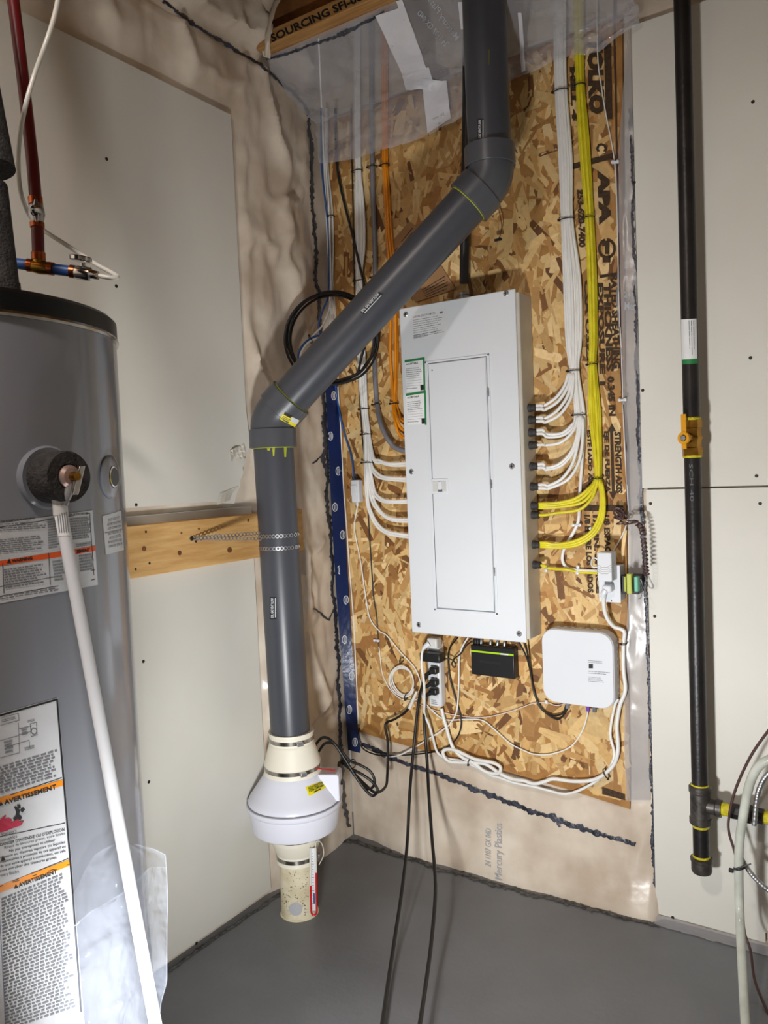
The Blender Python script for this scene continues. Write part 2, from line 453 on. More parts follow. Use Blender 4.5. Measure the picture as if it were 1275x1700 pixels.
# black acoustical sealant smeared under the plastic seams
def bead(path, bvh, wpx, parent, m='sealant', name='sealant_bead', off=.0015, seed=1, step=2.0, plane=None):
    rnd = random.Random(seed); pts = []
    for (a, b), (c, d) in zip(path[:-1], path[1:]):
        L = math.hypot(c-a, d-b); n = max(1, int(L/step))
        for k in range(n): pts.append((a+(c-a)*k/n, b+(d-b)*k/n, (c-a)/L, (d-b)/L))
    rows = []
    for i, (u, v, tx, ty) in enumerate(pts):
        if fbm(i*.06, seed*5.3, 2, 2) < -.72: rows.append([None]); continue
        wl_ = wpx*.5*(.25+1.1*abs(fbm(i*.16, seed*3.1, 0, 4))+rnd.uniform(0, .2)); wr_ = wpx*.5*(.25+1.1*abs(fbm(i*.16, seed*7.7, 5, 4))+rnd.uniform(0, .2))
        sh = wpx*.4*fbm(i*.05, seed*1.7, 4, 2)
        row = []
        for s, h in ((-wl_, 0), (-wl_*.4, .6), (wr_*.4, .5), (wr_, 0)):
            uu = u-ty*(s+sh); vv = v+tx*(s+sh)
            p = hit(bvh, uu, vv, off+.0012*h) if plane is None else plane(uu, vv, off+.0012*h)
            row.append(p)
        rows.append(row)
    mb = MB(); seg = []
    for row in rows+[[None]]:
        if any(p is None for p in row):
            if len(seg) > 1: mb.grid(seg)
            seg = []
        else: seg.append(row)
    return mb.build(name, m, parent, 60) if mb.v else None
corner_path = [(512, 196), (516, 240), (517, 290), (519, 340), (523, 420), (527, 480), (531, 530), (536, 620), (538, 680), (540, 740), (544, 790), (543, 840), (548, 880), (551, 950), (556, 1030), (561, 1090), (563, 1180), (565, 1240), (568, 1290), (573, 1340), (580, 1375)]
bead(corner_path, LB, 9, wall_left, seed=3)
bead([(535, 690), (541, 745), (537, 760), (545, 800)], LB, 9, wall_left, seed=8)
bead([(270, 2), (300, 22), (340, 52), (380, 78), (412, 98), (430, 108), (452, 124), (470, 142), (488, 156), (500, 170), (512, 194)], LB, 8, wall_left, seed=5)
bead([(520, 1010), (545, 1030), (556, 1010)], LB, 4, wall_left, seed=15)
bead([(518, 770), (535, 755), (545, 742)], LB, 4, wall_left, seed=16)
bead([(600, 1236), (650, 1258), (700, 1276), (740, 1290), (800, 1312), (850, 1334), (900, 1352), (950, 1370), (1000, 1385), (1058, 1402)], BB, 12, wall_back, seed=11, step=2.6)
bead([(925, 1358), (930, 1375)], BB, 10, wall_back, seed=12)
bead([(1046, 180), (1050, 300), (1052, 400), (1055, 500), (1058, 650), (1063, 800), (1067, 900), (1075, 1050), (1080, 1200), (1084, 1400), (1088, 1500)], None, 9, wall_back, seed=13, plane=lambda u, v, o: PB(u, v, o+.009))
bead([(592, 1392), (640, 1410), (690, 1425), (760, 1447), (810, 1461), (900, 1483), (980, 1503), (1050, 1522), (1098, 1534)], None, 9, wall_back, 'dirt', 'floor_sealant', seed=21, plane=lambda u, v, o: PZ(u, v+4, .001+o))
bead([(1098, 1530), (1140, 1540), (1200, 1556), (1230, 1566)], None, 6, wall_back, 'dirt', 'floor_sealant', seed=22, plane=lambda u, v, o: PZ(u, v+4, .001+o))
bead([(280, 1612), (330, 1577), (380, 1541), (430, 1507), (470, 1480)], None, 6, wall_left, 'dirt', 'floor_sealant', seed=23, plane=lambda u, v, o: PZ(u, v, .001+o))
bead([(545, 1399), (560, 1394), (580, 1392), (598, 1393)], None, 8, wall_back, 'dirt', 'floor_sealant', seed=24, plane=lambda u, v, o: PZ(u, v+2, .001+o))
# printing on the plastic low on the back wall (mirror-read from behind in the photograph, shown as it stands)
text_obj('lettering', BB, 'Mercury Plastics', ((838, 1462), (838, 1368), (822, 1366), (822, 1458)), .004, 'print_film', wall_back, .0)
text_obj('lettering', BB, '24 1107 GX 04D', ((816, 1440), (816, 1376), (806, 1374), (806, 1436)), .004, 'print_film', wall_back, .0)

# translucent plastic strip lapping over the right edge of the strand board
def strip_u(v):
    pts = [(-40, 1046), (60, 1042), (150, 1034), (260, 1027), (400, 1027), (500, 1023), (610, 1033), (760, 1040), (900, 1044), (1000, 1042), (1150, 1036), (1250, 1036), (1330, 1040)]
    for (a, b), (c, d) in zip(pts[:-1], pts[1:]):
        if a <= v <= c: return b+(d-b)*(v-a)/(c-a)
    return pts[-1][1]
P = []
for i in range(120):
    v = -40+i*(1370/119)
    row = []
    ur = 1046.5+(v-45)*.0255
    for j in range(6):
        t = j/5; u = strip_u(v)+(ur-strip_u(v))*t
        row.append(PB(u, v, .0145+.003*fbm(i*.12, t*2, 3)+(.004 if j == 0 else 0)-.004*t))
    P.append(row)
ov = MB().grid(P); OVB = ov.bvh()
strip = tag(ov.build('plastic_strip', 'film_strip', None, 70), 'narrow translucent plastic strip lapping over the right edge of the strand board', 'plastic sheet')
text_obj('lettering', OVB, '24', ((1036, 494), (1047, 494), (1047, 484), (1036, 484)), .001, 'print_film', strip, .01)
text_obj('lettering', OVB, 'Mer', ((1037, 515), (1056, 515), (1056, 501), (1037, 501)), .001, 'print_film', strip, .01)

# ================================================================ strand board with its printing
bx0, bx1, bz1 = .028, 1.022, 2.47
poly = [(bx0, bz1), (bx0+.006, .386), (.16, .372), (.30, .361), (.50, .352), (.66, .338), (.80, .325), (.99, .302), (1.0, 1.2), (bx1, bz1)]
om = MB().prism([V((x, -.0005, z)) for x, z in poly], (0, -.0110, 0))
board = tag(om.build('strand_board', 'osb_base', None, 20), 'large tan oriented strand board screwed to the back wall behind the white panel', 'board')
OB = MB().add([V((-1, -.0115, 0)), V((2, -.0115, 0)), V((2, -.0115, 3)), V((-1, -.0115, 3))], [(0, 1, 2, 3)]).bvh()
def bottom_z(x):
    for (a, b), (c, d) in zip(poly[1:7], poly[2:8]):
        if a <= x <= c: return b+(d-b)*(x-a)/(c-a)
    return .302
rnd = random.Random(5); vs = []; fs = []; cols = []
shades = [(196, 156, 98), (208, 172, 114), (216, 184, 128), (172, 126, 70), (200, 160, 100), (156, 110, 58), (222, 192, 140), (186, 142, 84), (210, 176, 118)]
dark = [(120, 78, 38), (104, 66, 32), (134, 90, 46)]
for k in range(4300):
    x = rnd.uniform(bx0, bx1); z = rnd.uniform(.31, bz1)
    ln = rnd.uniform(.022, .060); wd = rnd.uniform(.005, .0135)
    if rnd.random() < .10: ln *= 1.25; wd *= 1.8
    a = rnd.gauss(math.pi/2, .62) if rnd.random() < .75 else rnd.uniform(0, math.pi)
    ca, sa = math.cos(a), math.sin(a); sk = rnd.uniform(-.3, .3)
    pts = []
    for s, t in ((-1, -1), (0, -1.1), (1, -.9), (1.06, .2), (.95, 1), (0, .95), (-1, 1), (-1.08, .1)):
        s2 = s+rnd.uniform(-.09, .09)+sk*t*wd/ln; t2 = t*(1+rnd.uniform(-.28, .18))
        pts.append((x+ca*ln*s2-sa*wd*t2, z+sa*ln*s2+ca*wd*t2))
    if any(not(bx0+.001 <= p[0] <= 1.018-.02*(2.4-p[1])/2 and bottom_z(p[0])+.001 <= p[1] <= bz1) for p in pts): continue
    h = .0116+rnd.random()*.0011; tilt = rnd.uniform(-.0004, .0004)
    b = len(vs)
    vs += [V((p[0], -(h+tilt*(i-4)/4), p[1])) for i, p in enumerate(pts)]
    fs.append(tuple(range(b, b+8)))
    c = rnd.choice(dark) if rnd.random() < .08 else rnd.choice(shades)
    g = rnd.uniform(.82, 1.12); cols.append(tuple(min(1, lin(q)*g) for q in c)+(1,))
so = MB().add(vs, fs).build('strands', 'osb_strand', board, 0)
so['kind'] = 'stuff'
ca_ = so.data.color_attributes.new('strand', 'FLOAT_COLOR', 'CORNER')
li = 0
buf = []
for p, c in zip(so.data.polygons, cols): buf += list(c)*p.loop_total
ca_.data.foreach_set('color', buf)
TO = .0022
def osb_text(t, q, bold=.02): return text_obj('lettering', OB, t, q, TO, 'ink', board, bold+.025)
osb_text('TOLKO', down(974, 62, 1001, 190, 4), .05)
osb_text('MILL 4', down(946, 112, 955, 200, 4), .04)
osb_text('C', down(990, 238, 1008, 252))
osb_text('APA', down(992, 283, 1012, 374, 3), .06)
osb_text('253-620-7400', down(958, 315, 970, 411, 3), .03)
osb_text('RATED SHEATHING', down(1014, 456, 1026, 612, 4), .03)
osb_text('THICKNESS', down(1002, 470, 1014, 617, 5), .03)
osb_text('0.345 IN', down(1008, 625, 1020, 691, 3), .03)
osb_text('EXPOSURE 1', down(992, 470, 1002, 640, 4), .03)
osb_text('CSA O325', down(970, 465, 978, 600, 4), .03)
osb_text('STRENGTH AXIS', down(1020, 717, 1031, 819, 3), .03)
osb_text('EJE DE FUERZA', down(1001, 716, 1011, 818, 3), .03)
osb_text('ESTE LADO ABAJO', down(973, 714, 982, 826, 3), .03)
osb_text('1/8 ENTRE LOS LADOS', down(970, 855, 980, 984, 6), .03)
osb_text('1/8 IN. SPACE', down(984, 855, 993, 985, 6), .03)
osb_text('1/8 ESPACE', down(1002, 855, 1012, 925, 3), .03)
MK = []
def mk_patch(q): MK.append(patch(OB, q, TO, 1, 1))
mk_patch(((1006, 198), (1017, 198), (1015, 73), (1003, 73)))
mk_patch(((951, 282), (1021, 263), (1020, 254), (951, 272)))
mk_patch(((970, 848), (1035, 849), (1035, 839), (970, 838)))
mk_patch(((996, 462), (1026, 457), (1026, 452), (996, 457)))
mk_patch(((1000, 1318), (1038, 1328), (1038, 1318), (1000, 1306)))
mk_patch(rectq(1000, 400, 1012, 409)); mk_patch(rectq(1001, 425, 1014, 436)); mk_patch(rectq(1005, 409, 1012, 422))
MK.append(MB().add([hit(OB, *p, TO) for p in ((1013, 716), (1009, 716), (1016, 703), (1023, 716), (1018, 716), (1021, 816), (1025, 816), (1018, 830), (1011, 816), (1016, 816))], [tuple(range(10))]))
for k0, k1 in ((0, 5), (7, 17), (18, 24)):
    MK.append(MB().grid([[hit(OB, 1008+r_*math.cos(2*math.pi*k/24), 413+r_*1.15*math.sin(2*math.pi*k/24), TO) for r_ in (15, 10.5)] for k in range(k0, k1+1)]))
for m_ in MK: m_.build('printed_mark', 'ink', board, 0)

# ================================================================ blue tape down the left edge of the strand board
bt = [(536, 590, 553), (541, 660, 562), (545, 740, 566), (549, 820, 570), (553, 900, 574), (558, 980, 579), (564, 1060, 584), (569, 1120, 589), (573, 1180, 592), (576, 1215, 594), (578, 1250, 598)]
P = []
for a, v, b in bt:
    pl_, pr_ = PL(a, v-(5 if v == 1250 else 0), .010), PB(b, v, .0150)
    if pl_.y > -.012: pl_ = PB(a, v, .016)
    P.append([pl_.lerp(pr_, t)+V((.0012, -.0012, 0))*math.sin(v*.05+t*3) for t in (0, .33, .66, 1)])
tm = MB().grid(P); TB = tm.bvh()
blue = tag(tm.build('blue_tape', 'tape_blue', None, 70), 'dark blue sheathing tape strip running down the left edge of the strand board', 'tape')
lg = [(554, 657), (548.5, 724), (561.5, 782), (556, 842), (568.5, 888), (564, 946), (574.5, 996), (572, 1062), (584, 1122), (580, 1178), (589.5, 1232)]
for u, v in lg:
    mb = MB()
    for k in range(16):
        a0, a1 = 2*math.pi*k/16, 2*math.pi*(k+1)/16
        q = [hit(TB, u+r_*math.cos(a), v+r_*1.7*math.sin(a), .0008) for r_, a in ((4.4, a0), (4.4, a1), (3.5, a1), (3.5, a0))]
        if all(p is not None for p in q): mb.add(q, [(0, 1, 2, 3)])
    for d in (-1.2, 1.2): 
        q = [hit(TB, uu, vv, .0008) for uu, vv in ((u+d-.6, v-4.5), (u+d+.5, v-4.5), (u+d+.7, v+4.5), (u+d-.4, v+4.5))]
        if all(p is not None for p in q): mb.add(q, [(0, 1, 2, 3)])
    if mb.v: mb.build('tape_logo', 'print_white', blue, 0)

# ================================================================ clear plastic sheet from joist to wall, hanging over the cables
flap = [(505, 276), (519, 272), (555, 270), (589, 264), (625, 254), (659, 243), (700, 231), (757, 204), (775, 189), (812, 160), (848, 137), (881, 122), (918, 103), (950, 92), (969, 92), (995, 87), (1008, 76), (1021, 67), (1044, 52), (1062, 38)]
P = []
tz = [0, .12, .24, .36, .48, .6, .7, .78, .86, .93, 1.0]
NS = 96
for i in range(NS):
    s = i/(NS-1)*(len(flap)-1); k = min(int(s), len(flap)-2); f = s-k
    u = flap[k][0]+(flap[k+1][0]-flap[k][0])*f; v = flap[k][1]+(flap[k+1][1]-flap[k][1])*f
    e = PB(u, v, .036); x = max(.006, e.x)
    row = []
    n_ = 28
    for j in range(n_):
        t = j/(n_-1)
        if t < .62:
            q = t/.62; y = -.300+q*.262; z = 2.568-.105*q-.045*math.sin(q*math.pi)*(.7+.5*fbm(x*5, 2, 1))
            if z < e.z: z = e.z+.004
        else:
            q = (t-.62)/.38; y = -.038+.002*q; z = 2.463+(e.z-2.463)*q
        wv = .014*fbm(x*9+t*3, t*5, 4)+.008*fbm(x*26+t*9, t*9, 8)+.010*(.5-abs(math.sin(x*14+t*7+fbm(x*4, t*3, 1)*2)))*min(1, t*4)
        y += -abs(wv) if t > .55 else wv*.5*min(1, t*8); z += wv*.7*min(1, t*6) if t < .9 else 0
        row.append(V((x, min(y, -.030), z)))
    P.append(row)
fm = MB().grid(P); FB = fm.bvh()
sheet = tag(fm.build('plastic_sheet', 'film_clear', None, 75), 'clear crinkled plastic sheet hanging from the ceiling joist over the tops of the cables', 'plastic sheet')
def film_text(t, q): text_obj('lettering', FB, t, q, .002, 'print_film', sheet, .01)
# plastic folded up round the end of the joist
P = []
for i in range(16):
    f = i/15; a, b = PL(404+34*f, -40+134*f, .03), PB(492-46*f-10*math.sin(f*3.1), -40+136*f, .352-.004*f)
    P.append([a.lerp(b, j/9)+V((0, -.012*math.sin(j/9*math.pi*2.2+f*3)-.006*fbm(i*.5, j*.6, 3), .004*fbm(i*.7, j*.5, 8))) for j in range(10)])
MB().grid(P).build('folded_edge', 'barrier', sheet, 75)
film_text('Mercury Plastics', ((754, 70), (700, -10), (710, -20), (764, 60)))
film_text('24 1107 GX 04D', ((739, 78), (692, 22), (698, 15), (746, 70)))
def tape_strip(q, nx, ny): 
    mb = patch(FB, q, .003, nx, ny)
    if mb.v: mb.build('tape_strip', 'tape_white', sheet, 70)
tape_strip(((672, 130), (708, 112), (668, -2), (618, 14)), 5, 10)
tape_strip(((712, 236), (750, 206), (742, 134), (700, 128)), 5, 8)
tape_strip(((674, 148), (724, 150), (712, 110), (668, 124)), 5, 4)
tape_strip(((766, 48), (777, 48), (777, 2), (760, 2)), 3, 5)
tape_strip(((866, 122), (873, 118), (866, 20), (860, 20)), 3, 8)
for k, pth in enumerate(([(442, 98), (470, 92), (500, 80), (540, 66), (570, 56), (600, 40), (640, 18)], [(560, 58), (590, 46), (615, 32)])):
    bead(pth, FB, 7, sheet, seed=31+k, off=.002)

# ================================================================ bracing board and strap
bm_ = MB().box((.0245, -.60, 1.1125), (.038, .69, .131))
brace = tag(bm_.build('wooden_board', 'lumber', None, 20, .002), 'knotty pine board nailed across the left wall behind the grey vent pipe', 'board')
BRB = bm_.bvh()
for u, v, r_ in ((239, 911, 3.6), (298, 918, 3.4), (381, 913, 4), (330, 878, 1.8), (301, 885, 1.6), (412, 864, 2)):
    mb = MB(); mb.add([hit(BRB, u+r_*math.cos(a), v+r_*1.2*math.sin(a), .0006) for a in [2*math.pi*k/12 for k in range(12)]], [tuple(range(12))])
    mb.build('knot', 'knot', brace, 0)
for u, v in ((242, 883), (248, 935), (325, 899), (225, 945)):
    mb = MB(); mb.add([hit(BRB, u+1.9*math.cos(a), v+2.1*math.sin(a), .0008) for a in [2*math.pi*k/8 for k in range(8)]], [tuple(range(8))])
    mb.build('nail_hole', 'screw_dark', brace, 0)

# ================================================================ grey soil-gas vent pipe
PR = .0572
base = V((.150, -.477, 0)); e1 = V((.139, -.487, 1.451)); e2 = V((.731, -.242, 2.051)); topv = V((.727, -.242, 2.868))
lo = V((.1465, -.480, .50))
vent = thing('vent_pipe', (.147, -.48, .50), 'dark grey plastic vent pipe rising from the white fan and slanting across the panel', 'pipe')
def pipe_between(a, b, r, name, m, bevel=0):
    mb = MB().tube([a, b], r, 40); mb.build(name, m, vent, 40); return mb.bvh()
d1 = (e2-e1).normalized()
B_lo = pipe_between(lo, e1-V((0, 0, .03)), PR, 'lower_pipe', 'pvc_grey')
B_dg = pipe_between(e1+d1*.03, e2-d1*.03, PR, 'slanted_pipe', 'pvc_grey')
B_up = pipe_between(e2+V((0, 0, .03)), topv, PR, 'upper_pipe', 'pvc_grey')
def elbow(c, da, db, name):     # da,db: unit directions out of the elbow; sockets at both ends
    L, T, Rr, Rs = .083, .032, .0625, .0672
    pa, pb = c+da*T, c+db*T
    bend = [pa+(c-pa)*0]
    pts = []
    for k in range(9):
        t = k/8; pts.append(pa*(1-t)**2+c*(2*t*(1-t))+pb*t*t)
    body = MB().tube([c+da*(T+.004)]+pts+[c+db*(T+.004)], Rr, 36)
    o = body.build(name, 'pvc_fitting', vent, 40)
    sa = MB().tube([c+da*(T-.002), c+da*L], Rs, 40); sa.build('socket', 'pvc_fitting', o, 40, .0015)
    sb = MB().tube([c+db*(T-.002), c+db*L], Rs, 40); sb.build('socket', 'pvc_fitting', o, 40, .0015)
    return body.bvh(), sa.bvh(), MB().add(body.v, body.f).add(sa.v, sa.f).add(sb.v, sb.f).bvh()
E1 = elbow(e1, V((0, 0, -1)), d1, 'elbow')
E2 = elbow(e2, V((0, 0, 1)), -d1, 'elbow')
# solvent cement squeezed out of the joints
def ring(c, ax, r, t, name, m, parent, n=40): return MB().tube([c+(ax.orthogonal().normalized()*math.cos(a)+ax.cross(ax.orthogonal().normalized())*math.sin(a))*r for a in [2*math.pi*k/n for k in range(n)]], t, 6, True).build(name, m, parent, 60)
ring(e1-V((0, 0, .084)), V((0, 0, 1)), PR+.001, .0014, 'cement_bead', 'cement', vent)
ring(e2-d1*.084, d1, PR+.001, .0016, 'cement_bead', 'cement', vent)
ring(e1+d1*.084, d1, PR+.001, .0014, 'cement_bead', 'cement', vent)
for u, v0, v1, wd in ((453, 742, 757, 2.4), (472, 742, 759, 2.8), (444, 742, 748, 4)):
    patch_obj('cement_drip', B_lo, ((u, v1), (u+wd, v1), (u+wd+1, v0), (u-1, v0)), .0006, 'cement', vent, 2, 3)
# printed tags
def tagprint(bvh, q_bg, q_tx, q_ar, name='flow_label'):
    o = patch_obj(name, bvh, q_bg, .0006, 'black_ink', vent, 2, 8)
    text_obj('lettering', bvh, 'SOIL GAS VENT FLOW', q_tx, .0012, 'print_white', o, .02)
    mb = patch(bvh, q_ar, .0012, 6, 1); mb.build('arrow', 'print_white', o, 0)
tagprint(B_up, ((793, 241), (803, 241), (803, 197), (793, 197)), ((799, 239), (799, 199), (794.5, 199), (794.5, 239)), ((802.5, 238), (802.5, 199), (801.3, 199), (801.3, 238)))
tagprint(B_dg, ((604, 522), (636, 488), (629, 484), (598, 518)), ((602.5, 519), (630.5, 489), (627, 486), (599.5, 516)), ((606, 520), (633.5, 490.5), (632.6, 489.7), (605, 519)))
tagprint(B_lo, ((448, 1028), (459, 1028), (459, 991), (448, 991)), ((454.5, 1026), (454.5, 993), (450, 993), (450, 1026)), ((458, 1025), (458, 993), (456.8, 993), (456.8, 1025)))
yb = patch_obj('yellow_sticker', E1[2], ((464, 696), (489, 709), (497, 698), (471, 685)), .0008, 'sticker_yellow', vent, 5, 4)
patch_obj('sticker_header', E1[2], ((470.5, 688), (482, 694), (485, 690), (473, 684)), .0013, 'black_ink', vent, 3, 2)
patch_obj('sticker_box', E1[2], ((481, 699), (492, 704), (496, 697), (485, 692)), .0013, 'print_white', vent, 3, 2)
mb = bars(E1[2], ((466, 695), (480, 703), (484, 697), (471, 690)), 3, .0014, MB(), .45, .1, .25)
if mb.v: mb.build('fine_print', 'grey_ink', vent, 0)
# faint yellow print line up the pipe
mb = patch(B_up, ((810, 108), (813, 108), (813, 82), (810, 82)), .0006, 1, 4); mb.build('pipe_print', mat('print_olive', rgb(96, 92, 54), .5), vent, 0)

# perforated steel strap from the board round the pipe
def strap_band(mb, pts, nrms, width, hole, thick=.0009):
    # a chain of flat ring links laid along the path
    acc = 0; L = [0]
    for a, b in zip(pts[:-1], pts[1:]): acc += (b-a).length; L.append(acc)
    pitch = .0105; n = int(acc/pitch)
    for k in range(n):
        s = (k+.5)*pitch; i = max(j for j in range(len(L)) if L[j] <= s); i = min(i, len(pts)-2)
        f = (s-L[i])/max(1e-6, L[i+1]-L[i]); c = pts[i].lerp(pts[i+1], f); T = (pts[i+1]-pts[i]).normalized()
        N = nrms[i].lerp(nrms[i+1], f).normalized(); N = (N-T*N.dot(T)).normalized(); W = T.cross(N)
        vs = []; m_ = 12
        for h in (0, thick):
            for r_ in (width/2, hole):
                for q in range(m_):
                    a = 2*math.pi*q/m_; ex = 1.08 if r_ > hole else 1
                    vs.append(c+T*(r_*ex*math.cos(a))+W*(r_*(1-.28*abs(math.cos(a)) if r_ > hole else 1)*math.sin(a))+N*h)
        fs = []
        for q in range(m_):
            p = (q+1) % m_
            fs += [(24+q, 24+p, 36+p, 36+q), (q, 12+q, 12+p, p), (q, p, 24+p, 24+q), (12+q, 36+q, 36+p, 12+p)]
        mb.add(vs, fs)
def wrap(z, t0=0, t1=2*math.pi, dz=0):
    pts = []; nr = []
    f = (z-lo.z)/(e1.z-lo.z); c = lo.lerp(e1, f)
    for k in range(61):
        a = t0+(t1-t0)*k/60; d = V((math.cos(a), math.sin(a), 0))
        pts.append(V((c.x, c.y, z+dz*k/60))+d*(PR+.0006)); nr.append(d)
    return pts, nr
strap = thing('pipe_strap', PL(318, 894, .044), 'perforated galvanised strap nailed to the pine board and wrapped round the grey vent pipe', 'strap')
nail_p = PL(318, 894, .0445)
mb = MB(); p, n_ = wrap(1.118, 0, 2*math.pi); strap_band(mb, p, n_, .0125, .0035); mb.build('band', 'steel', strap, 0)
mb = MB(); p, n_ = wrap(1.083, 0, 2*math.pi); strap_band(mb, p, n_, .0125, .0035); mb.build('band', 'steel', strap, 0)
def straight(a, b, sag=0):
    pts = [a.lerp(b, k/20)-V((0, 0, sag*math.sin(k/20*math.pi))) for k in range(21)]
    return pts, [V((.8, -.6, .1))]*21
cp = lo.lerp(e1, .66)
t_l = V((cp.x, cp.y, 1.128))+V((-.30, -.954, 0))*PR; t_r = V((cp.x, cp.y, 1.12))+V((-.1, -.995, 0))*(PR+.002)
for b in (t_l, t_r+V((0, 0, -.008))):
    mb = MB(); p, n_ = straight(nail_p, b); strap_band(mb, p, n_, .0125, .0035); mb.build('tail', 'steel', strap, 0)
MB().lathe([(.006, 0), (.006, .002), (.003, .004)], nail_p, (1, 0, 0), 12).build('nail_head', 'screw_dark', strap)

# ================================================================ radon fan
FX, FY = .1475, -.479
fan = thing('radon_fan', (FX, FY, .16), 'white cone-shaped inline radon fan mounted on the floor stub pipe', 'fan')
def lat(prof, name, m, n=56): 
    mb = MB().lathe(prof, (FX, FY, 0), (0, 0, 1), n); mb.build(name, m, fan, 35); return mb.bvh()
lat([(.0585, .545), (.0655, .545), (.066, .538), (.0645, .536), (.0645, .512), (.066, .510), (.067, .506), (.081, .458), (.0825, .452), (.0815, .450), (.0815, .434), (.0835, .430), (.0835, .424), (.078, .424)][::-1], 'upper_coupling', 'rubber_cream')
CONE = lat([(.135, .336), (.1345, .345), (.130, .356), (.124, .364), (.090, .412), (.084, .424), (.078, .430)], 'upper_housing', 'fan_white')
lat([(.05, .258), (.118, .258), (.124, .262), (.1275, .272), (.1335, .322), (.138, .326), (.1395, .332), (.1395, .340), (.1365, .341), (.135, .338)], 'lower_housing', 'fan_white')
lat([(.1362, .3385), (.1372, .3425), (.1358, .3445)], 'seam', 'cable_grey')
lat([(.056, .158), (.0605, .158), (.0605, .162), (.059, .165), (.059, .186), (.062, .190), (.073, .222), (.0755, .228), (.0755, .256), (.07, .258)], 'lower_coupling', 'rubber_cream')
for r_, z in ((.0652, .518), (.0822, .436), (.0762, .236), (.0597, .169)):
    mb = MB().lathe([(r_-.001, z), (r_+.0006, z+.0005), (r_+.0006, z+.0115), (r_-.001, z+.012)], (FX, FY, 0), (0, 0, 1), 56)
    o = mb.build('hose_clamp', 'stainless', fan, 30)
    a = R(-30 if z > .3 else 20)
    d = V((math.cos(a), math.sin(a), 0)); MB().box(V((FX, FY, z+.006))+d*(r_+.006), (.014, .018, .011), (d, V((0, 0, 1)).cross(d), V((0, 0, 1)))).build('clamp_screw', 'steel', o, 20, .001)
st = patch_obj('warning_sticker', CONE, ((513, 1322), (541, 1308), (537, 1295.5), (507, 1307)), .0008, 'sticker_yellow', fan, 8, 5)
if st:
    for q, t in ((((512.5, 1311.5), (535.5, 1301.5), (534, 1297.5), (511, 1307)), 'RADON REDUCTION'), (((513.5, 1316), (538, 1305), (536.5, 1301.5), (512, 1312)), 'SYSTEM COMPONENT')):
        text_obj('lettering', CONE, t, q, .0014, 'black_ink', st, .03)
    mb = bars(CONE, ((521, 1316.5), (533, 1310.5), (532, 1308.5), (520.5, 1314)), 1, .0014, MB(), .8, .1, .3)
    if mb.v: mb.build('fine_print', 'black_ink', st, 0)
a = R(28); dj = V((math.cos(a), math.sin(a), 0)); tj = V((-math.sin(a), math.cos(a), 0))
jb = MB().prism([V((FX, FY, 0))+dj*r_+tj*-.032+V((0, 0, z)) for r_, z in ((.078, .424), (.134, .424), (.140, .418), (.140, .345), (.12, .345))], tj*.064)
jb.build('junction_box', 'fan_white', fan, 25, .003)
tube_obj('red_wire', [V((FX, FY, .45))+dj*.06-tj*.04, V((FX, FY, .43))+dj*.11-tj*.01, V((FX, FY, .426))+dj*.125], .0016, 'red_fluid', fan, 6)

# stub pipe out of the slab
stub = MB().lathe([(.053, .0), (.053, .178)], (FX, FY, 0), (0, 0, 1), 48)
SB = stub.bvh()
stub_o = tag(stub.build('floor_pipe', 'stub_cream', None, 40), 'speckled cream pipe stub coming out of the floor below the white fan', 'pipe')
MB().lathe([(.057, 0), (.055, .002), (.053, .004)], (FX, FY, 0), (0, 0, 1), 40).build('sealant_collar', 'stub_cream', stub_o, 60)
mb = MB(); rnd = random.Random(3)
for k in range(110):
    u = rnd.uniform(468, 512); v = 1520-abs(rnd.gauss(0, 36)) if rnd.random() < .6 else rnd.uniform(1440, 1515); r_ = rnd.uniform(.4, 1.1)
    q = [hit(SB, u+r_*math.cos(b), v+r_*math.sin(b), .0006) for b in (0, 1.3, 2.5, 3.8, 5)]
    if all(p is not None for p in q): mb.add(q, [(0, 1, 2, 3, 4)])
o = mb.build('paint_specks', 'dirt', stub_o, 0); o['kind'] = 'stuff'
mb = MB().grid([[hit(SB, 491+11*f*math.cos(b), 1509-11*f*math.sin(b), .0012) for f in (.02, .35, .7, 1)] for b in [2*math.pi*k/20 for k in range(21)]])
mb.build('grey_patch', mat('patch_grey', rgb(186, 186, 190), .5), stub_o, 0)

# U-tube manometer on the stub
mc = PD(520, 1470, 2.27)
man = thing('manometer', PD(521, 1517, 2.265), 'slim U-tube manometer with red fluid strapped to the cream floor pipe', 'gauge')
ax_r = V((rt.x, rt.y, 0)).normalized(); nrm_c = V((rt.y, -rt.x, 0)).normalized()
pt_t, pt_b = PD(519.5, 1408, 2.262), PD(521.5, 1512, 2.262)
upm = (pt_t-pt_b).normalized()
MB().box((pt_t+pt_b)/2, (.015, .003, (pt_t-pt_b).length), (ax_r, upm.cross(ax_r), upm)).build('scale_plate', 'sticker_white', man, 20, .0008)
SBm = MB().add([pt_b-ax_r*.0075+nrm_c*.0016, pt_b+ax_r*.0075+nrm_c*.0016, pt_t+ax_r*.0075+nrm_c*.0016, pt_t-ax_r*.0075+nrm_c*.0016], [(0, 1, 2, 3)]).bvh()
def U(off, z0, z1): return [pt_b+ax_r*off+upm*z0+nrm_c*.004, pt_b+ax_r*off+upm*z1+nrm_c*.004]
H_ = (pt_t-pt_b).length
for s, z1 in ((-1, H_*.42), (1, H_*.62)):
    MB().tube(U(.0078*s, 0, z1), .0028, 10).build('fluid', 'red_fluid', man, 60)
    MB().tube(U(.0078*s, z1, H_*1.02), .0028, 10).build('tube', 'tube_milky', man, 60)
MB().tube([pt_b+nrm_c*.004+ax_r*(.0078*math.cos(b))+upm*(.010*math.sin(b)) for b in [math.pi+math.pi*k/10 for k in range(11)]], .0028, 10).build('fluid', 'red_fluid', man, 60)
mb = MB()
